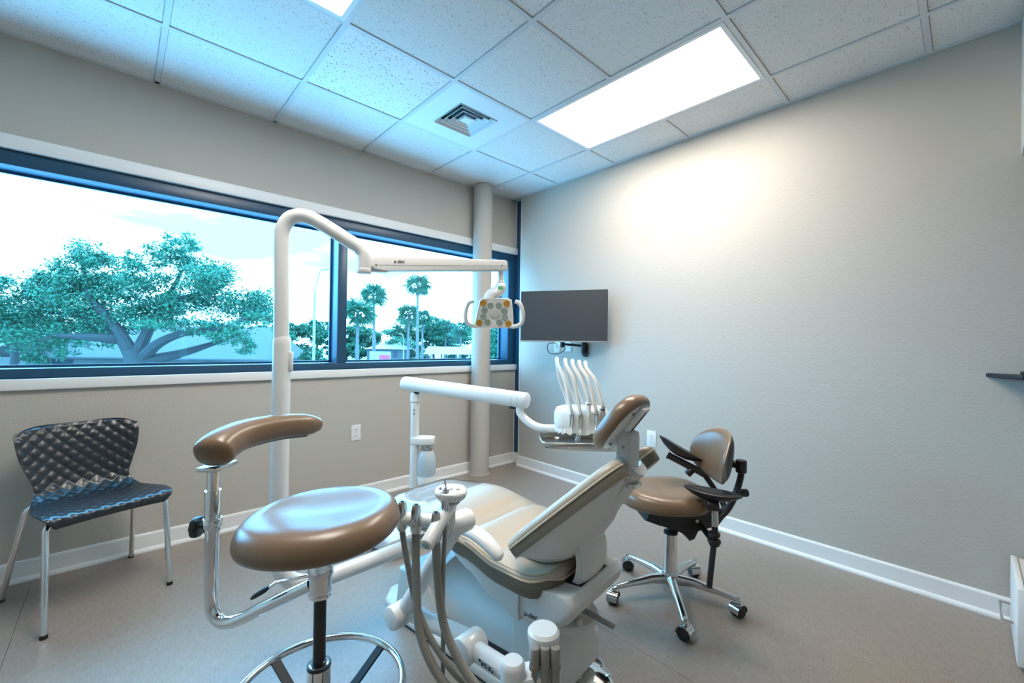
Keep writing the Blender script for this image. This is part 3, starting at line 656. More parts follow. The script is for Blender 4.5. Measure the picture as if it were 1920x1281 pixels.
# ================================================================ OPERATORY LIGHT
LP = V((-2.497, -1.465, 0))
lt = empty('operatory_light', LP, 0, 'white operatory light on a tall bent pole in front of the window', 'dental light')
K = lambda p: V(p)-LP
MB().tube([K(p) for p in crv([(-1.83, -1.555, 0.335), (-2.05, -1.53, 0.318), (-2.25, -1.50, 0.296), (-2.38, -1.482, 0.287), (-2.455, -1.472, 0.315), (-2.492, -1.466, 0.375), (-2.497, -1.465, 0.45)], 8)], 0.030, 20).build('support_tube', 'plastic', lt)
MB().tube([K((-2.497, -1.465, 0.44)), K((-2.497, -1.465, 1.195)), K((-2.497, -1.465, 1.215)), K((-2.497, -1.465, 1.222))], [0.0305, 0.0305, 0.0285, 0.026], 24).build('lower_pole', 'plastic', lt)
MB().box(K((-2.475, -1.487, 1.13)), (0.022, 0.014, 0.075), rot=rad(-43), bevel=0.005).build('switch', 'plastic', lt)
MB().tube([K(p) for p in [(-2.499, -1.464, 1.21), (-2.501, -1.462, 1.40)]+crv([(-2.503, -1.458, 1.55), (-2.500, -1.459, 1.615), (-2.478, -1.472, 1.662), (-2.435, -1.497, 1.674), (-2.385, -1.525, 1.650), (-2.30, -1.575, 1.592)], 7)+crv([(-2.272, -1.591, 1.574), (-2.255, -1.60, 1.552), (-2.250, -1.603, 1.53), (-2.250, -1.603, 1.487)], 4)], 0.0262, 20).build('upper_pole', 'plastic', lt)
A0 = V((-2.232, -1.601, 1.507)); A1 = V((-1.605, -1.685, 1.575)); dA = (A1-A0).normalized(); nA = V((0, 0, 1))-dA*dA.z; sA = dA.cross(nA).normalized()
fA = frame(K(A0), dA, nA.normalized(), sA); ln = (A1-A0).length
MB().prism([(-0.028, -0.014), (0.06, -0.026), (ln, -0.024), (ln+0.01, -0.018), (ln+0.01, 0.022), (ln, 0.027), (0.02, 0.030), (-0.01, 0.012)], fA, -0.022, 0.022, 0.006).build('spring_arm', 'plastic', lt)
MB().rod(K((-2.250, -1.603, 1.470)), K((-2.250, -1.603, 1.49)), 0.0275, round_=0.004).build('elbow_cap', 'plastic', lt)
MB().prism([(-0.03, -0.026), (0.07, -0.030), (0.07, -0.022), (-0.03, -0.018)], fA, -0.018, 0.018, 0.002).build('knuckle_plate', 'plastic_grey', lt)
MB().prism([(0.03, -0.0045), (ln, -0.0025), (ln, -0.001), (0.03, -0.003)], fA, 0.0221, 0.0226).build('arm_seam', 'plastic_grey', lt)
text_mesh('logo', 'a-dec', 0.021, 'ink', lt, axes(fA(0.115, 0.011, 0.0224), dA, (0, 0, 1)))
for a, b in ((0.022, -0.004), (0.008, -0.012), (ln-0.025, 0.0)): MB().rod(fA(a, b, 0.0215), fA(a, b, 0.0235), 0.0042).build('screw', 'grey', lt)
HCt = V((-1.645, -1.668, 1.352))
MB().rod(K((-1.622, -1.683, 1.55)), K((-1.622, -1.683, 1.492)), 0.013, round_=0.003).build('drop_stem', 'plastic', lt)
MB().rod(K((-1.622, -1.683, 1.505)), K((-1.622, -1.683, 1.482)), 0.019, round_=0.004).build('swivel', 'plastic', lt)
MB().tube([K(p) for p in crv([(-1.622, -1.683, 1.492), (-1.625, -1.679, 1.462), (-1.655, -1.652, 1.435), (-1.662, -1.645, 1.395)], 6)], [0.024, 0.027, 0.029, 0.031, 0.031, 0.032, 0.033, 0.033]+[0.033]*11, 18, flat=0.72).build('yoke', 'plastic', lt)
MB().box(K((-1.640, -1.702, 1.467)), (0.022, 0.004, 0.016), rot=rad(-43), bevel=0.001).build('badge', 'green', lt)
nF = V((-0.655, -0.735, -0.175)).normalized(); hx = V((0.733, -0.68, 0)); hx = (hx-nF*hx.dot(nF)).normalized(); hy = nF.cross(hx).normalized()
if hy.z < 0: hy = -hy
fL = frame(K(HCt), hx, hy, nF)
lo_ = [(-0.083, -0.062), (-0.092, -0.050), (-0.070, 0.052), (-0.060, 0.064), (-0.045, 0.070), (0.055, 0.070), (0.072, 0.064), (0.082, 0.052), (0.090, -0.050), (0.082, -0.062), (0.06, -0.070), (-0.06, -0.070)]
lo_ = [(p.x, p.y) for p in crv([(a, b, 0) for a, b in lo_], 3, closed=True)]
hdl = pad(MB(), lo_, fL, [(0.4, -0.040), (0.80, -0.036), (0.96, -0.022), (1.0, -0.006), (1.0, 0.008), (0.975, 0.014), (0.90, 0.013)]).build('lamp_head', 'plastic', lt, 60)
pad(MB(), lo_, fL, [(0.92, 0.010), (0.90, 0.0145), (0.88, 0.012), (0.4, 0.012)]).build('lamp_face', 'shell', lt, 60)
for k, (a, b) in enumerate([(-0.052, 0.046), (0.056, 0.046), (-0.070, -0.046), (0.066, -0.048), (-0.018, 0.036), (0.020, 0.036), (-0.046, 0.014), (0.046, 0.012), (-0.052, -0.016), (0.048, -0.018), (-0.032, -0.042), (0.024, -0.042)]):
    MB().lathe([(0.0145, 0.0), (0.0150, 0.003), (0.0125, 0.0045), (0.006, 0.0035)], fL(a, b, 0.0125), 16, axis=nF).build('led_lens', 'amber' if k < 4 else 'led', lt)
MB().lathe([(0.0275, 0.0), (0.0275, 0.002), (0.022, 0.004), (0.008, 0.0048)], fL(0.002, 0.0, 0.0125), 24, axis=nF).build('centre_lens', 'plastic_grey', lt)
for s_ in (-1, 1):
    MB().tube([fL(*p) for p in crv([(s_*0.070, -0.062, 0.0), (s_*0.100, -0.060, 0.016), (s_*0.128, -0.042, 0.024), (s_*0.133, 0.0, 0.028), (s_*0.120, 0.044, 0.026), (s_*0.096, 0.058, 0.022)], 6)], 0.0098, 12).build('handle', 'plastic', lt, 60)

# ================================================================ ASSISTANT ARM (in the chair's own frame)
aa = empty('suction_console', (-1.77, -1.90, 0), CRZ, 'jointed white assistant console with suction holders and touchpad at the chair side', 'dental console')
za = 0.312
MB().tube([(0.402, -0.425, 0.02), (0.402, -0.425, 0.335), (0.402, -0.425, 0.345), (0.402, -0.425, 0.352)], [0.034, 0.034, 0.032, 0.026], 24).build('pivot_post', 'plastic', aa)
MB().tube([(0.402, -0.425, 0.292), (0.402, -0.425, 0.295)], 0.0347, 24).build('post_seam', 'plastic_grey', aa)
MB().box((0.43, -0.375, 0.285), (0.09, 0.07, 0.055), rot=rad(55), bevel=0.008).build('mount_bracket', 'plastic', aa)
MB().rod((0.452, -0.41, 0.292), (0.466, -0.43, 0.292), 0.014, round_=0.003).build('clamp_bolt', 'steel', aa)
MB().tube([(0.38, -0.425, za), (0.25, -0.427, za)], 0.027, 20).build('lower_link', 'plastic', aa)
MB().rod((0.238, -0.385, za), (0.238, -0.468, za), 0.040, round_=0.008, n=24).build('elbow_disc', 'plastic', aa)
MB().tube([(0.23, -0.405, za), (-0.045, -0.440, 0.306)], 0.027, 20).build('horizontal_link', 'plastic', aa)
MB().rod((-0.055, -0.435, 0.304), (-0.055, -0.505, 0.304), 0.038, round_=0.008, n=24).build('elbow_disc', 'plastic', aa)
MB().tube([(-0.05, -0.455, 0.31), (0.185, -0.44, 0.655)], 0.0255, 20).build('rising_link', 'plastic', aa)
MB().rod((0.195, -0.395, 0.668), (0.195, -0.495, 0.668), 0.033, round_=0.008, n=24).build('top_knuckle', 'plastic', aa)
tp = MB().tube([(0.20, -0.487, 0.665), (0.212, -0.497, 0.72), (0.222, -0.502, 0.752), (0.226, -0.503, 0.765)], [0.022, 0.022, 0.023, 0.032], 20).build('touchpad_stem', 'plastic', aa)
pad(MB(), sup(32, 0.046, 0.034, 2.4), frame((0.23, -0.503, 0.782), (0.766, 0.643, 0.0), (-0.62, 0.74, 0.20), (0.10, -0.16, 0.98)), [(0.55, -0.022), (0.9, -0.010), (1.0, 0.0), (1.0, 0.006), (0.93, 0.011), (0.3, 0.012)]).build('touchpad', 'plastic', aa, 60)
for a in (-0.02, 0.0, 0.02):
    MB().lathe([(0.006, 0), (0.006, 0.001), (0.004, 0.0016)], V((0.23, -0.503, 0.7942))+V((0.766, 0.643, 0))*a, 12).build('button', 'plastic_grey', aa)
MB().rod((0.105, -0.590, 0.704), (0.218, -0.508, 0.698), 0.0185, round_=0.005).build('holder_bar', 'plastic', aa)
h2 = MB().rod((0.222, -0.500, 0.745), (0.262, -0.615, 0.682), 0.0195, round_=0.005).build('holder_bar', 'plastic', aa)
dv = (V((0.262, -0.615, 0.682))-V((0.222, -0.500, 0.745))).normalized()
MB().rod(V((0.262, -0.615, 0.682)), V((0.262, -0.615, 0.682))+dv*0.002, 0.0105).build('end_screw', 'steel', h2)
MB().prism([(-0.03, -0.012), (0.03, -0.012), (0.03, 0.012), (-0.03, 0.012)], frame((0.33, -0.4535, za+0.002), (1, 0, 0), (0, 0, 1), (0, -1, 0)), 0.0, 0.0008).build('label', 'plastic', aa)
for a, b, w, h_ in ((-0.024, 0.006, 0.004, 0.004), (-0.014, 0.0, 0.004, 0.005), (-0.003, 0.005, 0.006, 0.0012), (-0.001, 0.001, 0.008, 0.0012), (0.0, -0.004, 0.007, 0.0012), (0.014, 0.0, 0.004, 0.006), (0.024, -0.003, 0.003, 0.004)):
    MB().prism(rect(w, h_, a, b), frame((0.33, -0.4545, za+0.002), (1, 0, 0), (0, 0, 1), (0, -1, 0)), 0.0, 0.0006).build('printed_mark', 'ink', aa)
# canister with three tubes
MB().tube([(0.438, -0.335, 0.16), (0.438, -0.335, 0.36), (0.438, -0.335, 0.378), (0.438, -0.335, 0.386), (0.438, -0.335, 0.40), (0.438, -0.335, 0.408)], [0.034, 0.040, 0.044, 0.045, 0.045, 0.038], 28).build('canister', 'plastic', aa, 40)
# suction pieces and their hoses
cx0 = V((0.438, -0.335, 0)); out_ = V((0.66, -0.75, 0)); sd = V((0.75, 0.66, 0))
runs = [((0.116, -0.585, 0.704), 0.0085, -0.028), ((0.158, -0.568, 0.702), 0.0115, 0.0), ((0.238, -0.562, 0.700), 0.0115, 0.028), ((0.243, -0.535, 0.725), 0.0060, None)]
for k, (p, r, off) in enumerate(runs):
    p = V(p)
    low = [[V((0.140, -0.580, 0.577)), V((0.177, -0.578, 0.484)), V((0.230, -0.570, 0.409)), V((0.300, -0.552, 0.345)), V((0.368, -0.520, 0.285))],
           [V((0.174, -0.577, 0.558)), V((0.208, -0.590, 0.430)), V((0.262, -0.585, 0.355)), V((0.326, -0.560, 0.290))],
           [V((0.245, -0.557, 0.547)), V((0.276, -0.558, 0.445)), V((0.334, -0.548, 0.370)), V((0.388, -0.530, 0.310))],
           [V((0.250, -0.545, 0.55)), V((0.262, -0.552, 0.40)), V((0.273, -0.560, 0.27)), V((0.290, -0.565, 0.15))]][k]
    if off is None: end = [V((0.33, -0.56, 0.06)), V((0.42, -0.44, 0.05)), V((0.44, -0.36, 0.12))]
    else:
        e = cx0+out_*0.046+sd*off
        end = [V((0.43+0.01*k, -0.50, 0.17)), V((0.475, -0.47, 0.12)), e+out_*0.045+V((0, 0, 0.15)), e+out_*0.012+V((0, 0, 0.27)), e+V((0, 0, 0.35))]
    hs = MB().tube(crv([p+V((0, 0, 0.0)), p+V((0, 0, -0.03))]+low+end, 8), r, 12).build('suction_hose', 'hose', aa, 60)
    if off is not None:
        MB().rod(e+V((0, 0, 0.335)), e+V((0, 0, 0.388)), 0.0135, round_=0.003).build('canister_fitting', 'grey', hs)
        MB().tube([e+V((0, 0, 0.330)), e+V((0, 0, 0.340))], 0.015, 14).build('fitting_ring', 'hose', hs)
    if k < 3:
        MB().lathe([(0.010, -0.035), (0.0155, -0.025), (0.016, 0.0), (0.014, 0.028), (0.0105, 0.045), (0.0085, 0.048), (0.0055, 0.047), (0.005, 0.03)], p, 16).build('suction_tip', 'steel', hs)
        MB().lathe([(0.009, 0.0), (0.010, 0.003), (0.007, 0.006)], p+V((0.004, -0.014, 0.0)), 14, axis=(0.4, -0.9, 0)).build('valve_button', 'alu', hs)
    else:
        MB().tube([p+V((-0.004, 0.004, -0.02)), p+V((-0.010, 0.010, 0.05)), p+V((-0.014, 0.014, 0.072))], [0.0105, 0.0115, 0.010], 12).build('syringe_body', 'alu', hs)
        MB().tube([p+V((-0.014, 0.014, 0.072)), p+V((-0.020, 0.014, 0.098))], 0.0025, 8).build('syringe_tip', 'steel', hs)
        for q in (-0.005, 0.005): MB().rod(p+V((-0.014+q, 0.004+q, 0.074)), p+V((-0.015+q, 0.002+q, 0.082)), 0.004).build('syringe_button', 'chrome', hs)

# ================================================================ FOOT CONTROL
fc = empty('foot_control', (-1.70, -2.268, 0), 0, 'chrome disc foot control on the floor behind the chair base', 'foot control')
MB().lathe([(0.0, 0.0), (0.085, 0.0), (0.088, 0.004), (0.086, 0.012), (0.07, 0.016)], (0, 0, 0), 36).build('base', 'rubber', fc)
MB().lathe([(0.092, 0.018), (0.092, 0.024), (0.078, 0.034), (0.045, 0.044), (0.01, 0.047)], (0, 0, 0), 36).build('disc', 'chrome', fc, 50)
MB().tube(crv([(-0.05, 0.0, 0.05), (0.0, 0.03, 0.058), (0.06, 0.04, 0.05)], 5), 0.009, 10, flat=0.5).build('handle', 'plastic', fc)
MB().tube(crv([(0.085, -0.02, 0.008), (0.12, 0.02, 0.007), (0.13, 0.10, 0.007), (0.14, 0.22, 0.007), (0.16, 0.34, 0.007)], 8), 0.006, 8).build('cord', 'grey', fc)
# ================================================================ STOOLS
def caster(parent, x, y, ang, r=0.028, m='black', hood='alu'):
    d = V((cos(ang), sin(ang), 0)); s_ = V((-sin(ang), cos(ang), 0)); c = V((x, y, r))
    w = None
    stem = MB().rod((x, y, r*1.2), (x, y, 0.088), 0.008).build('caster', 'steel', parent)
    for k in (-1, 1):
        MB().lathe([(r*0.5, -0.008), (r*0.95, -0.008), (r, -0.005), (r, 0.005), (r*0.95, 0.008), (r*0.45, 0.009)], c+s_*0.013*k, 20, axis=s_*k).build('wheel', m, stem)
    L_ = []
    for i in range(9):
        a = rad(-10+200*i/8); q = d*cos(a)*(r+0.004)+V((0, 0, sin(a)*(r+0.004)))
        L_.append([c+q+s_*0.024, c+q-s_*0.024, c+q*0.93-s_*0.024, c+q*0.93+s_*0.024])
    MB().loft(L_).build('caster_hood', hood, stem, 50)
# ---- assistant stool, nearest the camera
SC = V((-2.545, -2.045, 0))
st = empty('assistant_stool', SC, 0, 'bronze round stool with a curved arm bar and chrome foot ring, nearest the camera', 'stool')
Q = lambda p: V(p)-SC
ex = V((0.733, -0.68, 0)); ey = V((0.68, 0.733, 0))
so = sup(56, 0.195, 0.193, 2.15)
tilt = frame((0.0, 0.0, 0.735), ex+V((0, 0, 0.055)), ey+V((0, 0, 0.02)), V((-0.04, 0.02, 1)))
dish = lambda a, b: 0.041-0.016*math.exp(-((b-0.02)**2)/0.0075)*max(0, 1-(a/0.19)**2)
pad(MB(), so, tilt, [(0.03, dish), (0.2, dish), (0.4, dish), (0.58, dish), (0.72, lambda a, b: dish(a, b)+0.001), (0.82, 0.039), (0.90, 0.033), (0.96, 0.021), (0.993, 0.004), (1.0, -0.008), (0.985, -0.019), (0.94, -0.026), (0.86, -0.029), (0.4, -0.029)]).build('seat_cushion', 'vinyl', st, 60)
MB().lathe([(0.11, -0.026), (0.11, -0.020), (0.05, -0.016)], (0, 0, 0.713), 28).build('seat_plate', 'black', st)
MB().tube([(0, 0, 0.60), (0, 0, 0.70)], [0.022, 0.03], 20).build('seat_socket', 'black', st)
MB().lathe([(0.025, 0.545), (0.029, 0.549), (0.029, 0.556), (0.0275, 0.558), (0.0275, 0.600), (0.031, 0.602), (0.031, 0.638), (0.027, 0.644)], (0, 0, 0), 28).build('arm_collar', 'chrome', st)
MB().tube([(0, 0, 0.36), (0, 0, 0.55)], 0.0155, 20).build('gas_lift', 'black', st)
MB().lathe([(0.016, 0.372), (0.024, 0.374), (0.0285, 0.368), (0.0285, 0.318), (0.027, 0.312), (0.0265, 0.11), (0.032, 0.10)], (0, 0, 0), 28).build('column', 'chrome', st)
MB().lathe([(0.0275, 0.365), (0.0295, 0.366), (0.0295, 0.372), (0.0275, 0.373)], (0, 0, 0), 28).build('column_ring', 'black', st)
MB().tube([(0.21*cos(2*pi*k/64), 0.21*sin(2*pi*k/64), 0.298) for k in range(64)], 0.0105, 12, closed=True).build('foot_ring', 'chrome', st)
for k in range(4):
    a = rad(15+90*k); d = V((cos(a), sin(a), 0)); s_ = V((-sin(a), cos(a), 0))
    MB().loft([[d*r+s_*w*q+V((0, 0, z_+h_)) for q, h_ in ((-1, -0.004), (1, -0.004), (1, 0.004), (-1, 0.004))] for r, w, z_ in ((0.028, 0.011, 0.215), (0.12, 0.0115, 0.25), (0.205, 0.012, 0.295))]).build('ring_spoke', 'black', st)
MB().lathe([(0.03, 0.20), (0.034, 0.205), (0.034, 0.235), (0.03, 0.24)], (0, 0, 0), 24).build('spoke_hub', 'black', st)
hub = MB().lathe([(0.035, 0.06), (0.045, 0.068), (0.045, 0.115), (0.033, 0.125)], (0, 0, 0), 28).build('base_hub', 'alu', st)
for k in range(5):
    a = rad(60+72*k); d = V((cos(a), sin(a), 0)); s_ = V((-sin(a), cos(a), 0)); lp = []
    for r, w, h_, z_ in ((0.035, 0.024, 0.02, 0.095), (0.13, 0.021, 0.017, 0.093), (0.23, 0.018, 0.013, 0.086), (0.262, 0.016, 0.011, 0.083), (0.272, 0.010, 0.007, 0.082)):
        lp.append([d*r+s_*w*cos(2*pi*j/12)+V((0, 0, z_+h_*sin(2*pi*j/12))) for j in range(12)])
    MB().loft(lp).build('base_leg', 'alu', st, 60)
    caster(st, 0.252*cos(a), 0.252*sin(a), a+0.6, 0.029)
tp_ = [Q(p) for p in crv([(-2.560, -2.026, 0.575), (-2.62, -1.946, 0.520), (-2.678, -1.876, 0.468)], 6)]+[Q(p) for p in crv([(-2.700, -1.850, 0.452), (-2.722, -1.826, 0.448), (-2.738, -1.806, 0.464), (-2.744, -1.798, 0.50), (-2.745, -1.797, 0.56), (-2.745, -1.797, 0.70)], 5)]
MB().tube(tp_, 0.0165, 18).build('arm_tube', 'chrome', st)
MB().tube([Q((-2.745, -1.797, 0.69)), Q((-2.745, -1.797, 0.80))], 0.0195, 20).build('arm_sleeve', 'chrome', st)
MB().tube([Q((-2.745, -1.797, 0.79)), Q((-2.745, -1.797, 0.870))], 0.0145, 20).build('arm_stem', 'chrome', st)
MB().lathe([(0.0215, 0.0), (0.0235, 0.003), (0.0235, 0.022), (0.0215, 0.025)], Q((-2.745, -1.797, 0.70)), 24).build('sleeve_ring', 'chrome', st)
kd = V((-0.733, 0.68, 0))
MB().rod(Q((-2.745, -1.797, 0.703))+kd*0.018, Q((-2.745, -1.797, 0.703))+kd*0.034, 0.005).build('knob_screw', 'steel', st)
MB().prism(sup(20, 0.023, 0.026, 3.2), frame(Q((-2.745, -1.797, 0.700))+kd*0.033, ey, (0, 0, 1), kd), 0.0, 0.016, 0.004).build('clamp_knob', 'black', st)
pp = [(-2.765, -1.872, 0.902), (-2.735, -1.835, 0.925), (-2.671, -1.785, 0.940), (-2.563, -1.746, 0.943), (-2.433, -1.716, 0.930)]
cc = [Q(p) for p in crv(pp, 9)]; n_ = len(cc); loops = []
for i, p in enumerate(cc):
    tan = (cc[min(i+1, n_-1)]-cc[max(i-1, 0)]).normalized(); lat = tan.cross(V((0, 0, 1))).normalized(); upv = lat.cross(tan)
    e = min(i, n_-1-i)/(n_-1); k = math.sqrt(max(0.0, 1-(1-min(1, e/0.15))**2))*0.97+0.03
    w = (0.050-0.014*i/(n_-1))*k; h_ = (0.044-0.010*i/(n_-1))*k
    loops.append([p+lat*w*math.copysign(abs(cos(2*pi*j/20))**0.8, cos(2*pi*j/20))+upv*h_*math.copysign(abs(sin(2*pi*j/20))**0.8, sin(2*pi*j/20)) for j in range(20)])
MB().loft(loops).build('arm_pad', 'vinyl', st, 60)
MB().loft([[p+lat*0 for p in L_] for L_ in [[c_+(v-c_)*0.72+V((0, 0, -0.014)) for v in Lp] for Lp, c_ in zip(loops[5:-4], cc[5:-4])]]).build('pad_base', 'black', st, 60)
MB().box(Q((-2.738, -1.815, 0.868)), (0.085, 0.055, 0.012), rot=rad(45), bevel=0.003).build('pad_bracket', 'steel', st)
MB().tube([(-0.012, 0.012, 0.60), Q((-2.630, -1.968, 0.580)), Q((-2.644, -1.955, 0.566))], 0.004, 8).build('height_lever', 'chrome', st)
MB().tube([Q((-2.643, -1.956, 0.568)), Q((-2.650, -1.949, 0.561)), Q((-2.668, -1.932, 0.545)), Q((-2.675, -1.925, 0.538))], [0.006, 0.010, 0.009, 0.006], 12, flat=0.7).build('lever_grip', 'black', st)

# ---- operator stool by the right wall
OC = V((-0.985, -2.218, 0))
op = empty('operator_stool', OC, 0, 'bronze saddle stool with black armrests and backrest by the right wall', 'stool')
P_ = lambda p: V(p)-OC
oh = MB().lathe([(0.028, 0.035), (0.036, 0.05), (0.044, 0.075), (0.042, 0.11), (0.034, 0.135)], (0, 0, 0), 28).build('base_hub', 'alu', op)
for k in range(5):
    a = rad(2.5+72*k); d = V((cos(a), sin(a), 0)); s_ = V((-sin(a), cos(a), 0)); lp = []
    for r, w, h_, z_ in ((0.025, 0.026, 0.026, 0.098), (0.10, 0.022, 0.020, 0.102), (0.20, 0.018, 0.014, 0.090), (0.268, 0.016, 0.012, 0.079), (0.288, 0.015, 0.011, 0.073), (0.298, 0.009, 0.006, 0.07)):
        lp.append([d*r+s_*w*cos(2*pi*j/12)+V((0, 0, z_+h_*sin(2*pi*j/12))) for j in range(12)])
    MB().loft(lp).build('base_leg', 'alu', op, 60)
    caster(op, 0.287*cos(a), 0.287*sin(a), a+0.9, 0.029)
MB().lathe([(0.036, 0.11), (0.032, 0.13), (0.030, 0.30), (0.031, 0.315), (0.027, 0.318)], (0, 0, 0), 28).build('column', 'chrome', op)
MB().lathe([(0.028, 0.31), (0.0325, 0.312), (0.0325, 0.322), (0.026, 0.325)], (0, 0, 0), 28).build('column_cap', 'black', op)
MB().tube([(0, 0, 0.31), (0, 0, 0.41)], 0.0155, 18).build('gas_lift', 'black', op)
fo = V((-0.76, 0.65, 0)).normalized(); la = V((fo.y, -fo.x, 0))      # la = sitter's right-hand side (+x,+y)
mech = MB().prism([(0.13, 0.45), (0.15, 0.40), (0.08, 0.375), (0.02, 0.37), (-0.03, 0.35), (-0.06, 0.305), (-0.085, 0.315), (-0.09, 0.36), (-0.19, 0.37), (-0.23, 0.42), (-0.20, 0.46), (0.10, 0.46)], frame((0, 0, 0), fo, (0, 0, 1), la), -0.075, 0.075, 0.008).build('tilt_mechanism', 'black', op)
for a, z_ in ((0.03, 0.44), (-0.09, 0.40)): MB().rod(V(fo)*a+V((0, 0, z_))-la*0.076, V(fo)*a+V((0, 0, z_))-la*0.080, 0.009).build('bolt', 'steel', mech)
MB().rod(fo*-0.11+V((0, 0, 0.395))-la*0.02, fo*-0.11+V((0, 0, 0.33))-la*0.02, 0.012).build('tilt_lever', 'black', op)
sc_ = fo*0.045+la*0.0+V((0, 0, 0.495))
fS = frame(sc_, fo, la, (0, 0, 1)); oo = sup(56, 0.205, 0.195, 2.3)
oo = [(a, b*(1.0-0.10*(a/0.2))) for a, b in oo]
sad = lambda a, b: 0.038+0.016*(a/0.2)**2*(a < 0)+0.014*max(0, a/0.2)*(1-(b/0.2)**2)-0.016*math.exp(-((a+0.02)**2+b*b*0.6)/0.008)+0.10*b*b
pad(MB(), oo, fS, [(0.03, sad), (0.2, sad), (0.4, sad), (0.58, sad), (0.74, sad), (0.86, lambda a, b: sad(a, b)-0.004), (0.94, lambda a, b: sad(a, b)-0.015), (0.985, lambda a, b: sad(a, b)*0.5-0.008), (1.0, -0.012), (0.98, -0.026), (0.92, -0.034), (0.8, -0.036), (0.3, -0.036)]).build('seat_cushion', 'vinyl', op, 60)
MB().prism(sup(24, 0.13, 0.12, 3), frame(sc_, fo, la, (0, 0, 1)), -0.046, -0.034).build('seat_plate', 'black', op)
# backrest: curved pad with black shell
bc = fo*-0.220-la*0.04+V((0, 0, 0.695))
def bpt(w, h_, dep_):     # w across, h up, dep towards the front
    an = w/0.20
    return bc+la*(0.20*sin(an))+fo*(0.20*(1-cos(an))*0.9+dep_-0.16*h_*0.9)+V((0, 0, h_*1.0))
def backpad(p, q, dep_, g=1.0):
    x, y = 2*p-1, 2*q-1
    # square to disc
    X = x*math.sqrt(max(0, 1-y*y/2)); Y = y*math.sqrt(max(0, 1-x*x/2))
    r = min(1, math.sqrt(X*X+Y*Y))
    return bpt(X*0.185*g, Y*0.125*g, dep_*(math.sqrt(max(0, 1-r**3.0))))
MB().sheet(26, 22, lambda p, q: backpad(p, q, 0.034), lambda p, q: backpad(p, q, -0.012)).build('backrest_cushion', 'vinyl', op, 70)
MB().sheet(22, 18, lambda p, q: backpad(p, q, -0.006, 0.95), lambda p, q: backpad(p, q, -0.030, 0.95)).build('backrest_shell', 'black', op, 70)
MB().tube([P_(p) for p in crv([(-0.93, -2.30, 0.43), (-0.90, -2.37, 0.40), (-0.862, -2.412, 0.43), (-0.835, -2.445, 0.50), (-0.815, -2.468, 0.60), (-0.812, -2.470, 0.665)], 6)], 0.019, 14, flat=0.7).build('back_post', 'black', op)
MB().rod(P_((-0.812, -2.470, 0.625)), P_((-0.812, -2.470, 0.685)), 0.024, round_=0.006).build('back_post_cap', 'black', op)
MB().tube([P_((-0.812, -2.470, 0.655)), bc-fo*0.03+V((0, 0, -0.03))], 0.018, 12).build('back_link', 'black', op)
MB().rod(P_((-0.815, -2.455, 0.53)), P_((-0.782, -2.49, 0.53)), 0.018, round_=0.005).build('post_knob', 'black', op)
def arm_pad(c, dx, up_, label=None):
    dx = V(dx).normalized(); up_ = V(up_); up_ = (up_-dx*up_.dot(dx)).normalized(); dy = up_.cross(dx)
    f_ = frame(c, dx, dy, up_); o_ = sup(36, 0.118, 0.052, 1.9)
    top = lambda a, b: 0.010-0.55*(b*b)*0+0.9*(a*a)-0.010*math.exp(-(b/0.03)**2)
    return pad(MB(), o_, f_, [(0.05, top), (0.4, top), (0.7, top), (0.9, lambda a, b: top(a, b)-0.001), (1.0, lambda a, b: top(a, b)-0.005), (0.96, lambda a, b: top(a, b)-0.010), (0.7, lambda a, b: top(a, b)-0.024), (0.35, lambda a, b: top(a, b)-0.034), (0.05, lambda a, b: top(a, b)-0.036)]).build('arm_pad', 'black', op, 60)
# near armrest
arm_pad(P_((-1.035, -2.430, 0.572)), (0.41, -0.90, -0.06), (0, 0, 1))
MB().rod(P_((-1.035, -2.433, 0.545)), P_((-1.035, -2.433, 0.505)), 0.016, round_=0.004).build('arm_neck', 'chrome', op)
MB().rod(P_((-1.055, -2.415, 0.520)), P_((-1.030, -2.455, 0.522)), 0.024, round_=0.006).build('arm_knuckle', 'black', op)
MB().tube([P_((-1.032, -2.436, 0.52)), P_((-1.028, -2.440, 0.40)), P_((-1.045, -2.425, 0.165))], 0.0125, 14).build('arm_rod', 'black', op)
MB().tube([P_((-1.030, -2.437, 0.50)), P_((-1.028, -2.439, 0.43))], 0.0155, 14).build('arm_clamp', 'steel', op)
for z_, r in ((0.385, 0.024), (0.355, 0.027), (0.345, 0.022)): MB().rod(P_((-1.030, -2.438, z_)), P_((-1.030, -2.438, z_+0.018)), r, round_=0.004).build('clamp_knob', 'black', op)
MB().tube([P_(p) for p in crv([(-1.03, -2.436, 0.375), (-0.99, -2.40, 0.36), (-0.95, -2.34, 0.39), (-0.94, -2.30, 0.42)], 5)], 0.013, 12).build('arm_bracket', 'black', op)
# far armrest
arm_pad(P_((-0.865, -2.205, 0.692)), (0.45, -0.85, -0.50), (0.1, 0.0, 1))
MB().tube([P_((-0.885, -2.150, 0.655)), P_((-0.830, -2.270, 0.597)), P_((-0.815, -2.32, 0.575))], 0.017, 14).build('arm_bar', 'black', op)
MB().rod(P_((-0.887, -2.147, 0.656)), P_((-0.884, -2.155, 0.652)), 0.0185).build('bar_cap', 'rubber', op)
MB().rod(P_((-0.855, -2.235, 0.57)), P_((-0.835, -2.255, 0.60)), 0.018, round_=0.005).build('arm_knuckle', 'black', op)
MB().tube([P_(p) for p in crv([(-0.82, -2.31, 0.575), (-0.805, -2.36, 0.50), (-0.82, -2.40, 0.44), (-0.87, -2.36, 0.42), (-0.93, -2.29, 0.43)], 5)], 0.013, 12).build('arm_bracket', 'black', op)

# ================================================================ BLACK SHELL CHAIR
FC = V((-3.012, -0.350, 0)); ff = V((0.298, -0.954, 0)); fr = V((0.954, 0.298, 0))
gc = empty('visitor_chair', FC, 0, 'black quilted shell chair with chrome legs under the window', 'chair')
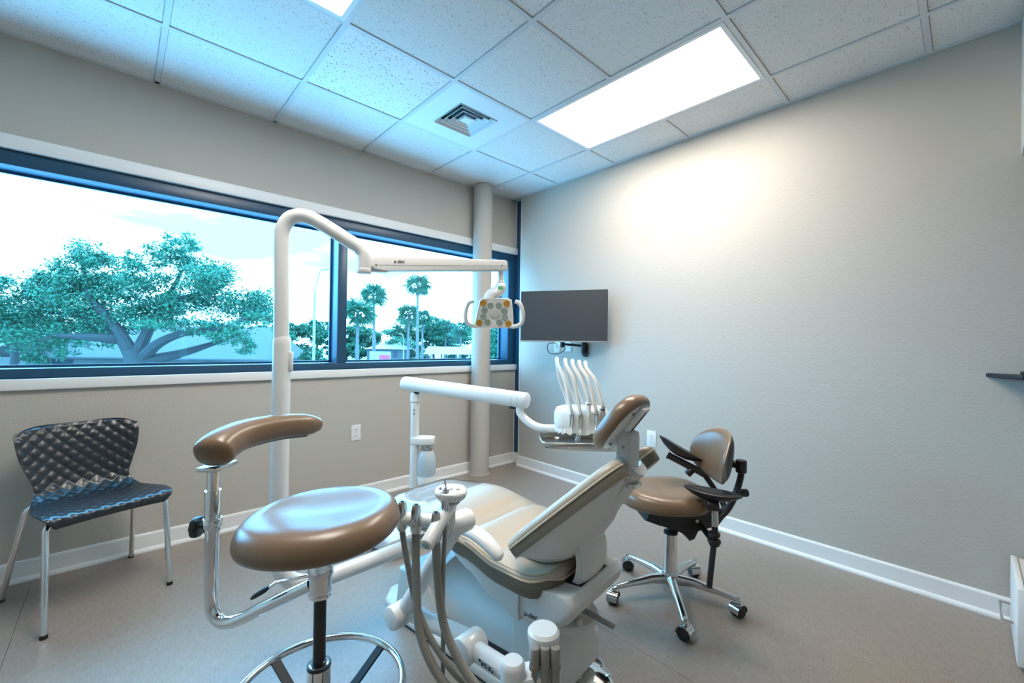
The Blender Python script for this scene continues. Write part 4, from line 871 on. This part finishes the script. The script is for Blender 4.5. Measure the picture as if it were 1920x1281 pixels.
# profile: arc parameter 0 (front lip) .. 1 (top of the back) -> (forward, height, half width)
prof = [(0.00, 0.235, 0.420, 0.185), (0.04, 0.243, 0.440, 0.205), (0.10, 0.225, 0.457, 0.222), (0.25, 0.12, 0.455, 0.228), (0.38, 0.02, 0.446, 0.215), (0.48, -0.07, 0.446, 0.192), (0.55, -0.125, 0.462, 0.176), (0.62, -0.158, 0.50, 0.170), (0.70, -0.175, 0.555, 0.186), (0.80, -0.192, 0.635, 0.212), (0.90, -0.21, 0.715, 0.224), (0.97, -0.226, 0.768, 0.222), (1.0, -0.232, 0.786, 0.205)]
pc = crv([(a, b, c) for _, a, b, c in prof], 8); tcum = [0]
for i in range(1, len(pc)): tcum.append(tcum[-1]+math.hypot(pc[i].x-pc[i-1].x, pc[i].y-pc[i-1].y))
LT = tcum[-1]
def prof_at(s_):
    s_ = max(0, min(LT, s_)); j = 0
    while j < len(tcum)-2 and tcum[j+1] < s_: j += 1
    t = (s_-tcum[j])/max(1e-9, tcum[j+1]-tcum[j]); a, b = pc[j], pc[j+1]; q = a.lerp(b, t); tg = (b-a).normalized()
    return q, tg
def shell(p, q, off):
    s_ = LT*p; c_, tg = prof_at(s_); t = 2*q-1; w = c_.z
    lat = t*w
    nrm2 = V((tg.y, -tg.x))       # into the sitter's side
    curve = 0.030*abs(t)**2.2*(0.35+1.0*max(0, min(1, (p-0.45)/0.2)))
    a = (lat/0.105+s_/0.118)*pi*2; b = (lat/0.105-s_/0.118)*pi*2; a, b = a/1.0, b/1.0
    em = 0.0046*(abs(sin(a/1.0))*abs(sin(b/1.0)))**0.6
    edge = min(1, (1-abs(t))/0.06, p/0.02, (1-p)/0.02)
    o_ = off+(em*max(0, edge) if off >= 0 else 0)+curve
    x = c_.x+nrm2.x*o_; z_ = c_.y+nrm2.y*o_
    # round the two top corners of the back
    cut = max(0, (p-0.90)/0.10)
    z_ -= 0.030*cut*abs(t)**5
    return ff*x+fr*lat+V((0, 0, z_))
MB().sheet(150, 84, lambda p, q: shell(p, q, 0.0), lambda p, q: shell(p, q, -0.007)).build('quilted_shell', 'shellblack', gc, 30)
feet = [(-3.140, -0.672), (-3.313, -0.189), (-2.869, -0.045), (-2.736, -0.515)]
tops = [ff*0.16-fr*0.165, ff*-0.10-fr*0.155, ff*-0.10+fr*0.155, ff*0.16+fr*0.165]
mids = [ff*0.205-fr*0.205, ff*-0.13-fr*0.195, ff*-0.13+fr*0.195, ff*0.205+fr*0.205]
for (x, y), tpt, md_ in zip(feet, tops, mids):
    g_ = V((x, y, 0.006))-FC
    kn = md_+V((0, 0, 0.418)); dn = (g_-kn)
    lg = MB().tube(crv([tpt+V((0, 0, 0.432)), md_*0.93+V((0, 0, 0.430)), kn+V((0, 0, -0.008)), kn+dn*0.10], 5)+[kn+dn*0.5, g_], 0.0115, 14).build('leg', 'chrome', gc, 60)
    MB().rod(g_+V((0, 0, -0.006)), g_+V((0, 0, 0.010)), 0.0125).build('foot_cap', 'rubber', lg)
MB().tube([tops[0]+V((0, 0, 0.431)), tops[3]+V((0, 0, 0.431))], 0.010, 10).build('cross_rail', 'chrome', gc)
MB().tube([tops[1]+V((0, 0, 0.431)), tops[2]+V((0, 0, 0.431))], 0.010, 10).build('cross_rail', 'chrome', gc)
# ================================================================ OUTSIDE THE WINDOW
GZ = -3.4
tag(MB().span((-120, 6, GZ-0.3), (160, 190, GZ)).build('ground', 'ground'), kind='structure')
def leaves(points, m, name, parent, size, rng):
    """points: list of (centre, normal hint) -> one mesh of small folded leaf sprays"""
    vs, fs = [], []
    for c in points:
        a = V((rng.gauss(0, 1), rng.gauss(0, 1), rng.gauss(0, 1))).normalized(); b = a.cross(V((rng.gauss(0, 1), rng.gauss(0, 1), rng.gauss(0, 1)))).normalized(); n = a.cross(b)
        s_ = size*rng.uniform(0.6, 1.3); i = len(vs)
        vs += [c-a*s_, c+b*s_*0.42+n*s_*0.15, c+a*s_, c-b*s_*0.42+n*s_*0.15]; fs += [(i, i+1, i+2), (i, i+2, i+3)]
    me = bpy.data.meshes.new(name); me.from_pydata(vs, [], fs); me.materials.append(M[m])
    o = bpy.data.objects.new(name, me); COL.objects.link(o); o.parent = parent; o['kind'] = 'stuff'
    return o
def blob_points(blobs, n, rng):
    out = []; wt = [b[1][0]*b[1][2] for b in blobs]; tot = sum(wt)
    for (c, r), w in zip(blobs, wt):
        k = max(4, int(n*w/tot)); sub = [V((rng.gauss(0, 1), rng.gauss(0, 1), rng.gauss(0, 1))).normalized()*rng.uniform(0.35, 1) for _ in range(max(5, k//45))]
        for _ in range(k):
            s_ = rng.choice(sub); p = s_+V((rng.gauss(0, 0.16), rng.gauss(0, 0.16), rng.gauss(0, 0.13)))
            out.append(V(c)+V((p.x*r[0], p.y*r[1], p.z*r[2])))
    return out
# layout axes set by the camera: vx to its right, vd along its view
vx = V((0.733, -0.680, 0)); vd = V((0.680, 0.733, 0)); C0 = V((-2.94, -3.19, 1.206))
def site(a, d, z_): return V((C0.x, C0.y, 0))+vx*a+vd*d+V((0, 0, z_))
# ---- live oak
rng = random.Random(11)
oa = site(-28.3, 32, GZ); ok = empty('oak_tree', oa, 0, 'big spreading live oak in front of the grey-roofed house', 'tree')
def T_(a, d, z_): return vx*a+vd*d+V((0, 0, z_-GZ))
trunk = MB().tube(crv([T_(0, 0, GZ), T_(0.05, 0, -1.8), T_(0, 0, -0.6), T_(-0.1, 0, 0.4)], 5), [0.95]+[0.78]*5+[0.72]*5+[0.7]*5, 12).build('trunk', 'bark', ok)
limbs = [[(-0.3, 0, -0.3), (-1.5, 0.2, 1.4), (-3.4, 0.6, 2.4), (-5.8, 0.8, 3.0), (-8.5, 0.5, 3.2)], [(-0.2, 0, 0.0), (-1.2, -0.5, 2.2), (-2.6, -1, 4.2), (-3.6, -0.6, 6.6)], [(0.1, 0, 0.2), (0.6, 0.6, 2.4), (1.6, 0.8, 4.4), (3.2, 0.4, 6.8)],
         [(0.4, 0, -0.3), (2.0, -0.4, 0.9), (4.2, -0.8, 1.7), (6.5, -0.6, 2.0), (8.6, -0.4, 2.9)], [(0.5, 0, -0.5), (2.6, 0.8, 0.1), (4.4, 1.4, 0.8), (6.2, 1.8, 1.5)], [(-1.2, 0.2, 1.2), (-3.0, -0.8, 1.3), (-5.2, -1.4, 1.4)], [(1.2, 0.6, 3.6), (3.4, 1.0, 4.6), (5.6, 0.8, 5.2)]]
for L_ in limbs:
    pth = crv([T_(*p) for p in L_], 6); n_ = len(pth)
    MB().tube(pth, [0.42*(1-0.85*i/(n_-1))+0.02 for i in range(n_)], 8).build('limb', 'bark', ok)
bl = []
for a, z_, ra, rz_ in [(-8.8, 3.4, 2.2, 2.0), (-7.2, 4.6, 1.8, 1.5), (-6.0, 2.8, 2.4, 1.6), (-5.0, 5.6, 1.9, 1.7), (-3.9, 7.6, 1.5, 1.2), (-2.9, 6.4, 1.6, 1.3), (-3.4, 4.4, 2.3, 1.7), (-1.2, 4.9, 1.7, 1.2), (-1.0, 3.0, 2.2, 1.3), (0.9, 3.6, 2.0, 1.4), (1.6, 5.6, 1.7, 1.2), (3.0, 7.3, 1.5, 1.2), (4.2, 8.0, 1.1, 0.9), (4.6, 6.2, 1.9, 1.5), (3.4, 4.4, 2.2, 1.5), (6.2, 5.6, 1.7, 1.3), (6.6, 3.8, 2.2, 1.5), (8.4, 4.2, 1.6, 1.2), (9.2, 2.8, 1.5, 1.1), (5.2, 2.2, 2.0, 0.8), (7.6, 1.8, 1.7, 0.9), (-7.8, 1.4, 1.6, 0.8), (-4.6, 1.7, 1.6, 0.7), (3.0, 2.4, 1.8, 0.7), (-10.2, 2.4, 1.6, 1.4), (0.4, 7.0, 0.8, 0.6), (-9.6, 5.2, 1.2, 0.9), (8.2, 0.9, 0.8, 0.8), (-5.4, 0.4, 0.6, 0.8)]:
    bl.append((T_(a, rng.uniform(-1.5, 1.5), z_), (ra, 2.2, rz_)))
bl = [(c, r) for c, r in bl]
leaves(blob_points(bl, 56000, rng), 'leaf', 'foliage', ok, 0.125, rng)
# ---- neighbours of the oak
def tree(name, label, a, d, top, w, rng, n=2600, m='leaf2', size=0.32, group=None, low=None):
    o = site(a, d, GZ); t_ = empty(name, o, 0, label, 'tree', group); h_ = top-GZ
    MB().tube([V((0, 0, 0)), V((0.1, 0, h_*0.3)), V((0, 0.1, h_*0.6))], [0.035*h_, 0.03*h_, 0.015*h_], 8).build('trunk', 'bark', t_)
    lo_ = 0.30 if low is None else low; bl = []
    for k in range(9):
        an = rng.uniform(0, 2*pi); q = rng.uniform(0.2, 0.75); zc = h_*(lo_+(0.86-lo_)*rng.random())
        bl.append((V((cos(an)*w*q, sin(an)*w*q, zc)), (w*0.42, w*0.42, h_*0.16)))
    bl.append((V((0, 0, h_*0.86)), (w*0.4, w*0.4, h_*0.13)))
    leaves(blob_points(bl, n, rng), m, 'foliage', t_, size, rng)
    return t_
tree('oak_tree', 'leafy oak at the far left edge of the window', -47.0, 40, 6.0, 7.0, rng, 5000, 'leaf', 0.24)
for k, (px, d, top, w, lab) in enumerate([(-51, 96, 4.9, 5.5, 'dense far tree just right of the lamp pole'), (-46, 100, 5.9, 5.0, 'rounded far tree left of the street lamp'), (-40.5, 104, 4.6, 5.0, 'low far tree behind the street lamp'), (-39, 108, 4.9, 5.5, 'far tree beside the window mullion'), (-29, 112, 4.4, 6.5, 'far tree between the two short palms'), (-23, 104, 6.6, 7.0, 'broad dark tree behind the small hip roof'), (-17, 110, 5.6, 6.5, 'dark tree behind the tall palms'), (-9, 113, 5.0, 6.0, 'far tree behind the open shelter'), (-3, 110, 5.0, 5.5, 'far tree left of the column'), (4, 112, 5.2, 6.0, 'far tree behind the column'), (-0.8, 60, 8.4, 3.4, 'nearer leafy tree glimpsed right of the column')]):
    tree('far_tree', lab, px, d, top+0.8, w*1.25, rng, 6000, 'leaf2', 0.40, 'trees along the horizon', 0.10)
tree('shrub', 'bushy shrub below the street lamp', -25.5, 55, 0.6, 1.9, rng, 1500, 'leaf', 0.24, None, 0.1)
# ---- palms
def palm(a, d, top, label, seed, fan=1.7, skirt=True, drop=0.0):
    rg = random.Random(seed); o = site(a, d, GZ); t_ = empty('palm_tree', o, 0, label, 'palm tree', 'tall fan palms across the road'); h_ = top-GZ
    lean = rg.uniform(-0.4, 0.4)
    MB().tube(crv([V((0, 0, 0)), V((lean*0.3, 0, h_*0.4)), V((lean*0.7, 0, h_*0.8)), V((lean, 0, h_))], 5), [0.30]*6+[0.22]*6+[0.20]*4, 10).build('trunk', 'palmbark', t_)
    vs, fs = [], []; crown = V((lean, 0, h_))
    for k in range(40):
        az = rg.uniform(0, 2*pi); el = rad(rg.uniform(-55, 75)) if skirt else rad(rg.uniform(-35, 85))
        dr = V((cos(az)*cos(el), sin(az)*cos(el), sin(el))); ps = dr*fan*0.45; sd_ = dr.cross(V((0, 0, 1))); sd_ = sd_.normalized() if sd_.length > 0.01 else V((1, 0, 0)); ro = rg.uniform(-1.2, 1.2); sd_ = sd_*cos(ro)+sd_.cross(dr)*sin(ro)
        i = len(vs); b0 = crown; vs += [b0-sd_*0.03, b0+sd_*0.03, b0+ps]; fs.append((i, i+1, i+2))
        for j in range(9):
            an = rad(-85+170*j/8); lf = (dr*cos(an)+sd_*sin(an)).normalized(); ln_ = fan*0.78*rg.uniform(0.6, 1.15)*(1-0.25*abs(an)/1.3)
            i = len(vs); q = b0+ps; wv = (dr*-sin(an)+sd_*cos(an))*0.036*fan
            vs += [q, q+lf*ln_*0.5+wv, q+lf*ln_-V((0, 0, 0.22*fan)), q+lf*ln_*0.5-wv]; fs += [(i, i+1, i+2), (i, i+2, i+3)]
    me = bpy.data.meshes.new('fronds'); me.from_pydata(vs, [], fs); me.materials.append(M['palm'])
    f_ = bpy.data.objects.new('fronds', me); COL.objects.link(f_); f_.parent = t_; f_['kind'] = 'stuff'
for a, d, top, lab, fan in [(-24.3, 75, 9.6, 'tall palm left of the light arm middle', 2.4), (-17.8, 80, 12.2, 'tallest palm below the light arm', 2.5), (-22.9, 62.8, 5.7, 'shorter palm beside the window mullion', 2.6), (-20.8, 85, 7.0, 'half-height palm left of the tallest palm', 2.5), (-20.5, 97, 6.9, 'half-height palm right of the tallest palm', 2.4), (-16.3, 104, 5.2, 'low bushy palm left of the column', 2.7), (-20.6, 112, 6.4, 'low palm beside the tallest palm', 2.5), (-11.0, 90, 4.3, 'lowest thin palm nearest the column', 2.2)]:
    palm(a, d, top, lab, int(d*7+abs(a)*3), fan)
# ---- grey-roofed house behind the oak
hs_o = site(0, 50, GZ); ho_ = empty('house', hs_o, 0, 'long pale house with grey shingle roof behind the oak', 'house')
hv = lambda a, d, z_: vx*a+vd*d+V((0, 0, z_-GZ))
x0, x1 = -54.5, -28.8; ez, rz2 = -1.0, 2.9
MB().loft([[hv(x0, 0, GZ), hv(x1, 0, GZ), hv(x1, 9, GZ), hv(x0, 9, GZ)], [hv(x0, 0, ez+0.05), hv(x1, 0, ez+0.05), hv(x1, 9, ez+0.05), hv(x0, 9, ez+0.05)]]).build('wall', 'stucco', ho_)
MB().loft([[hv(x0-0.6, -0.7, ez), hv(x1+0.5, -0.7, ez), hv(x1+0.5, 9.7, ez), hv(x0-0.6, 9.7, ez)], [hv(x0+1.7, 4.2, rz2), hv(x1-1.7, 4.2, rz2), hv(x1-1.7, 4.8, rz2), hv(x0+1.7, 4.8, rz2)]]).build('roof', 'roof', ho_)
MB().loft([[hv(x0-0.62, -0.74, ez-0.16), hv(x1+0.52, -0.74, ez-0.16), hv(x1+0.52, 9.7, ez-0.16), hv(x0-0.62, 9.7, ez-0.16)], [hv(x0-0.62, -0.74, ez+0.02), hv(x1+0.52, -0.74, ez+0.02), hv(x1+0.52, 9.7, ez+0.02), hv(x0-0.62, 9.7, ez+0.02)]]).build('fascia', 'eave', ho_)
MB().loft([[hv(x0-22, -6, ez-0.1), hv(x0-2.0, -6, ez-0.1), hv(x0-1.0, 5, ez+0.0), hv(x0-22, 5, ez)], [hv(x0-21, -0.2, 2.6), hv(x0+1.0, -0.2, 2.6), hv(x0+1.2, 0.3, 2.6), hv(x0-21, 0.3, 2.6)]]).build('wing_roof', 'roof', ho_)
MB().loft([[hv(x0-22, -5, GZ), hv(x0-1.2, -5, GZ), hv(x0-1.2, 4, GZ), hv(x0-22, 4, GZ)], [hv(x0-22, -5, ez), hv(x0-1.2, -5, ez), hv(x0-1.2, 4, ez), hv(x0-22, 4, ez)]]).build('wing_wall', 'stucco', ho_)
for a, w in ((-52.9, 1.25), (-35.2, 0.95)):
    wn = MB().loft([[hv(a-w, -0.06, ez-1.5), hv(a+w, -0.06, ez-1.5), hv(a+w, -0.06, ez-0.32), hv(a-w, -0.06, ez-0.32)], [hv(a-w, 0.0, ez-1.5), hv(a+w, 0.0, ez-1.5), hv(a+w, 0.0, ez-0.32), hv(a-w, 0.0, ez-0.32)]]).build('window', 'eave', ho_)
    for s_ in (-1, 1):
        MB().loft([[hv(a+s_*w*0.5-w*0.42, -0.09, ez-1.42), hv(a+s_*w*0.5+w*0.42, -0.09, ez-1.42), hv(a+s_*w*0.5+w*0.42, -0.09, ez-0.40), hv(a+s_*w*0.5-w*0.42, -0.09, ez-0.40)], [hv(a+s_*w*0.5-w*0.42, -0.05, ez-1.42), hv(a+s_*w*0.5+w*0.42, -0.05, ez-1.42), hv(a+s_*w*0.5+w*0.42, -0.05, ez-0.40), hv(a+s_*w*0.5-w*0.42, -0.05, ez-0.40)]]).build('pane', 'winglass', wn)
# ---- smaller buildings
def hip(a, d, w, dp, ez_, top, name, label, wall='pale'):
    t_ = empty(name, site(a, d, GZ), 0, label, 'building')
    q = lambda s_, t, z_: vx*s_*w+vd*t*dp+V((0, 0, z_-GZ))
    MB().loft([[q(-1, -1, GZ), q(1, -1, GZ), q(1, 1, GZ), q(-1, 1, GZ)], [q(-1, -1, ez_), q(1, -1, ez_), q(1, 1, ez_), q(-1, 1, ez_)]]).build('wall', wall, t_)
    MB().loft([[q(-1.12, -1.12, ez_), q(1.12, -1.12, ez_), q(1.12, 1.12, ez_), q(-1.12, 1.12, ez_)], [q(-0.25, -0.05, top), q(0.25, -0.05, top), q(0.25, 0.05, top), q(-0.25, 0.05, top)]]).build('roof', 'pale', t_)
    for s_ in (-0.55, 0.0, 0.5):
        MB().loft([[q(s_-0.12, -1.01, ez_-1.9), q(s_+0.12, -1.01, ez_-1.9), q(s_+0.12, -1.01, ez_-0.5), q(s_-0.12, -1.01, ez_-0.5)], [q(s_-0.12, -0.99, ez_-1.9), q(s_+0.12, -0.99, ez_-1.9), q(s_+0.12, -0.99, ez_-0.5), q(s_-0.12, -0.99, ez_-0.5)]]).build('window', 'winglass', t_)
hip(-28.5, 100, 4.3, 4, -0.3, 1.3, 'bungalow', 'small bungalow with pale hip roof between the palms', 'eave')
hip(-46.5, 88, 3.6, 3, -1.2, -0.3, 'bungalow', 'pale low bungalow right of the lamp pole')
sh = empty('shelter', site(-12.2, 84, GZ), 0, 'open-sided shelter with pale roof left of the column', 'shelter')
qq = lambda s_, t, z_: vx*s_+vd*t+V((0, 0, z_-GZ))
MB().loft([[qq(-4.8, -2.2, -0.9), qq(4.8, -2.2, -0.9), qq(4.8, 2.2, -0.9), qq(-4.8, 2.2, -0.9)], [qq(-4.4, -0.1, 0.55), qq(4.4, -0.1, 0.55), qq(4.4, 0.1, 0.55), qq(-4.4, 0.1, 0.55)]]).build('roof', 'pale', sh)
for s_ in (-4.2, -1.4, 1.4, 4.2):
    MB().tube([qq(s_, -1.8, GZ), qq(s_, -1.8, -0.9)], 0.14, 6).build('post', 'eave', sh)
    MB().tube([qq(s_, -1.8, -2.2), qq(s_+1.1, -1.8, -0.95)], 0.09, 6).build('brace', 'eave', sh)
# ---- road furniture
fe = empty('roadside_fence', site(-15, 68, GZ), 0, 'low white post-and-rail fence along the road', 'fence')
for z_ in (-1.95, -2.45): MB().tube([qq(-14, 0, z_), qq(11, 0, z_)], 0.07, 6).build('rail', 'pale', fe)
fp = MB().tube([V((0, 0, 0)), V((0, 0, 1.7))], 0.09, 6).build('fence_post', 'pale', fe)
for k in range(15):
    o = fp if k == 0 else link_copy(fp, fe)
    o.location = vx*(-13.6+1.72*k)
sg = empty('street_sign', site(-22.2, 74, GZ), 0, 'white and red sign board beside the road between the palms', 'sign')
MB().loft([[qq(-2.6, 0, -2.4), qq(1.0, 0, -2.4), qq(1.0, 0.3, -2.4), qq(-2.6, 0.3, -2.4)], [qq(-2.6, 0, 0.1-0.5), qq(1.0, 0, -0.4), qq(1.0, 0.3, -0.4), qq(-2.6, 0.3, -0.4)]]).build('board', 'pale', sg)
MB().loft([[qq(-0.9, -0.05, -2.1), qq(0.95, -0.05, -2.1), qq(0.95, 0.0, -2.1), qq(-0.9, 0.0, -2.1)], [qq(-0.9, -0.05, -1.0), qq(0.95, -0.05, -1.0), qq(0.95, 0.0, -1.0), qq(-0.9, 0.0, -1.0)]]).build('red_panel', 'red', sg)
for s_ in (-2.2, 0.6): MB().tube([qq(s_, 0.15, GZ), qq(s_, 0.15, -2.4)], 0.08, 6).build('post', 'pole', sg)
def lamp(a, d, top, arm, label, r=0.11):
    t_ = empty('street_lamp', site(a, d, GZ), 0, label, 'street lamp'); h_ = top-GZ
    MB().tube([V((0, 0, 0)), V((0, 0, h_*0.80))], [r, r*0.8], 10).build('pole', 'pole', t_)
    MB().tube(crv([V((0, 0, h_*0.80)), vx*arm*0.25+V((0, 0, h_*0.90)), vx*arm*0.6+V((0, 0, h_*0.985)), vx*arm+V((0, 0, h_))], 6), r*0.5, 8).build('arm', 'pole', t_)
    pad(MB(), sup(16, 0.55*abs(arm)/1.4, 0.22*abs(arm)/1.4, 2.5), frame(vx*arm*1.2+V((0, 0, h_)), vx, vd, (0, 0, 1)), [(0.4, 0.10), (0.9, 0.05), (1.0, -0.02), (0.8, -0.12), (0.3, -0.16)]).build('luminaire', 'pole', t_)
lamp(-21.0, 45, 8.9, 0.95, 'tall street lamp seen right of the operatory light pole', 0.15)
lamp(-20.4, 80, 2.9, -0.6, 'small street lamp far off between the palms', 0.12)
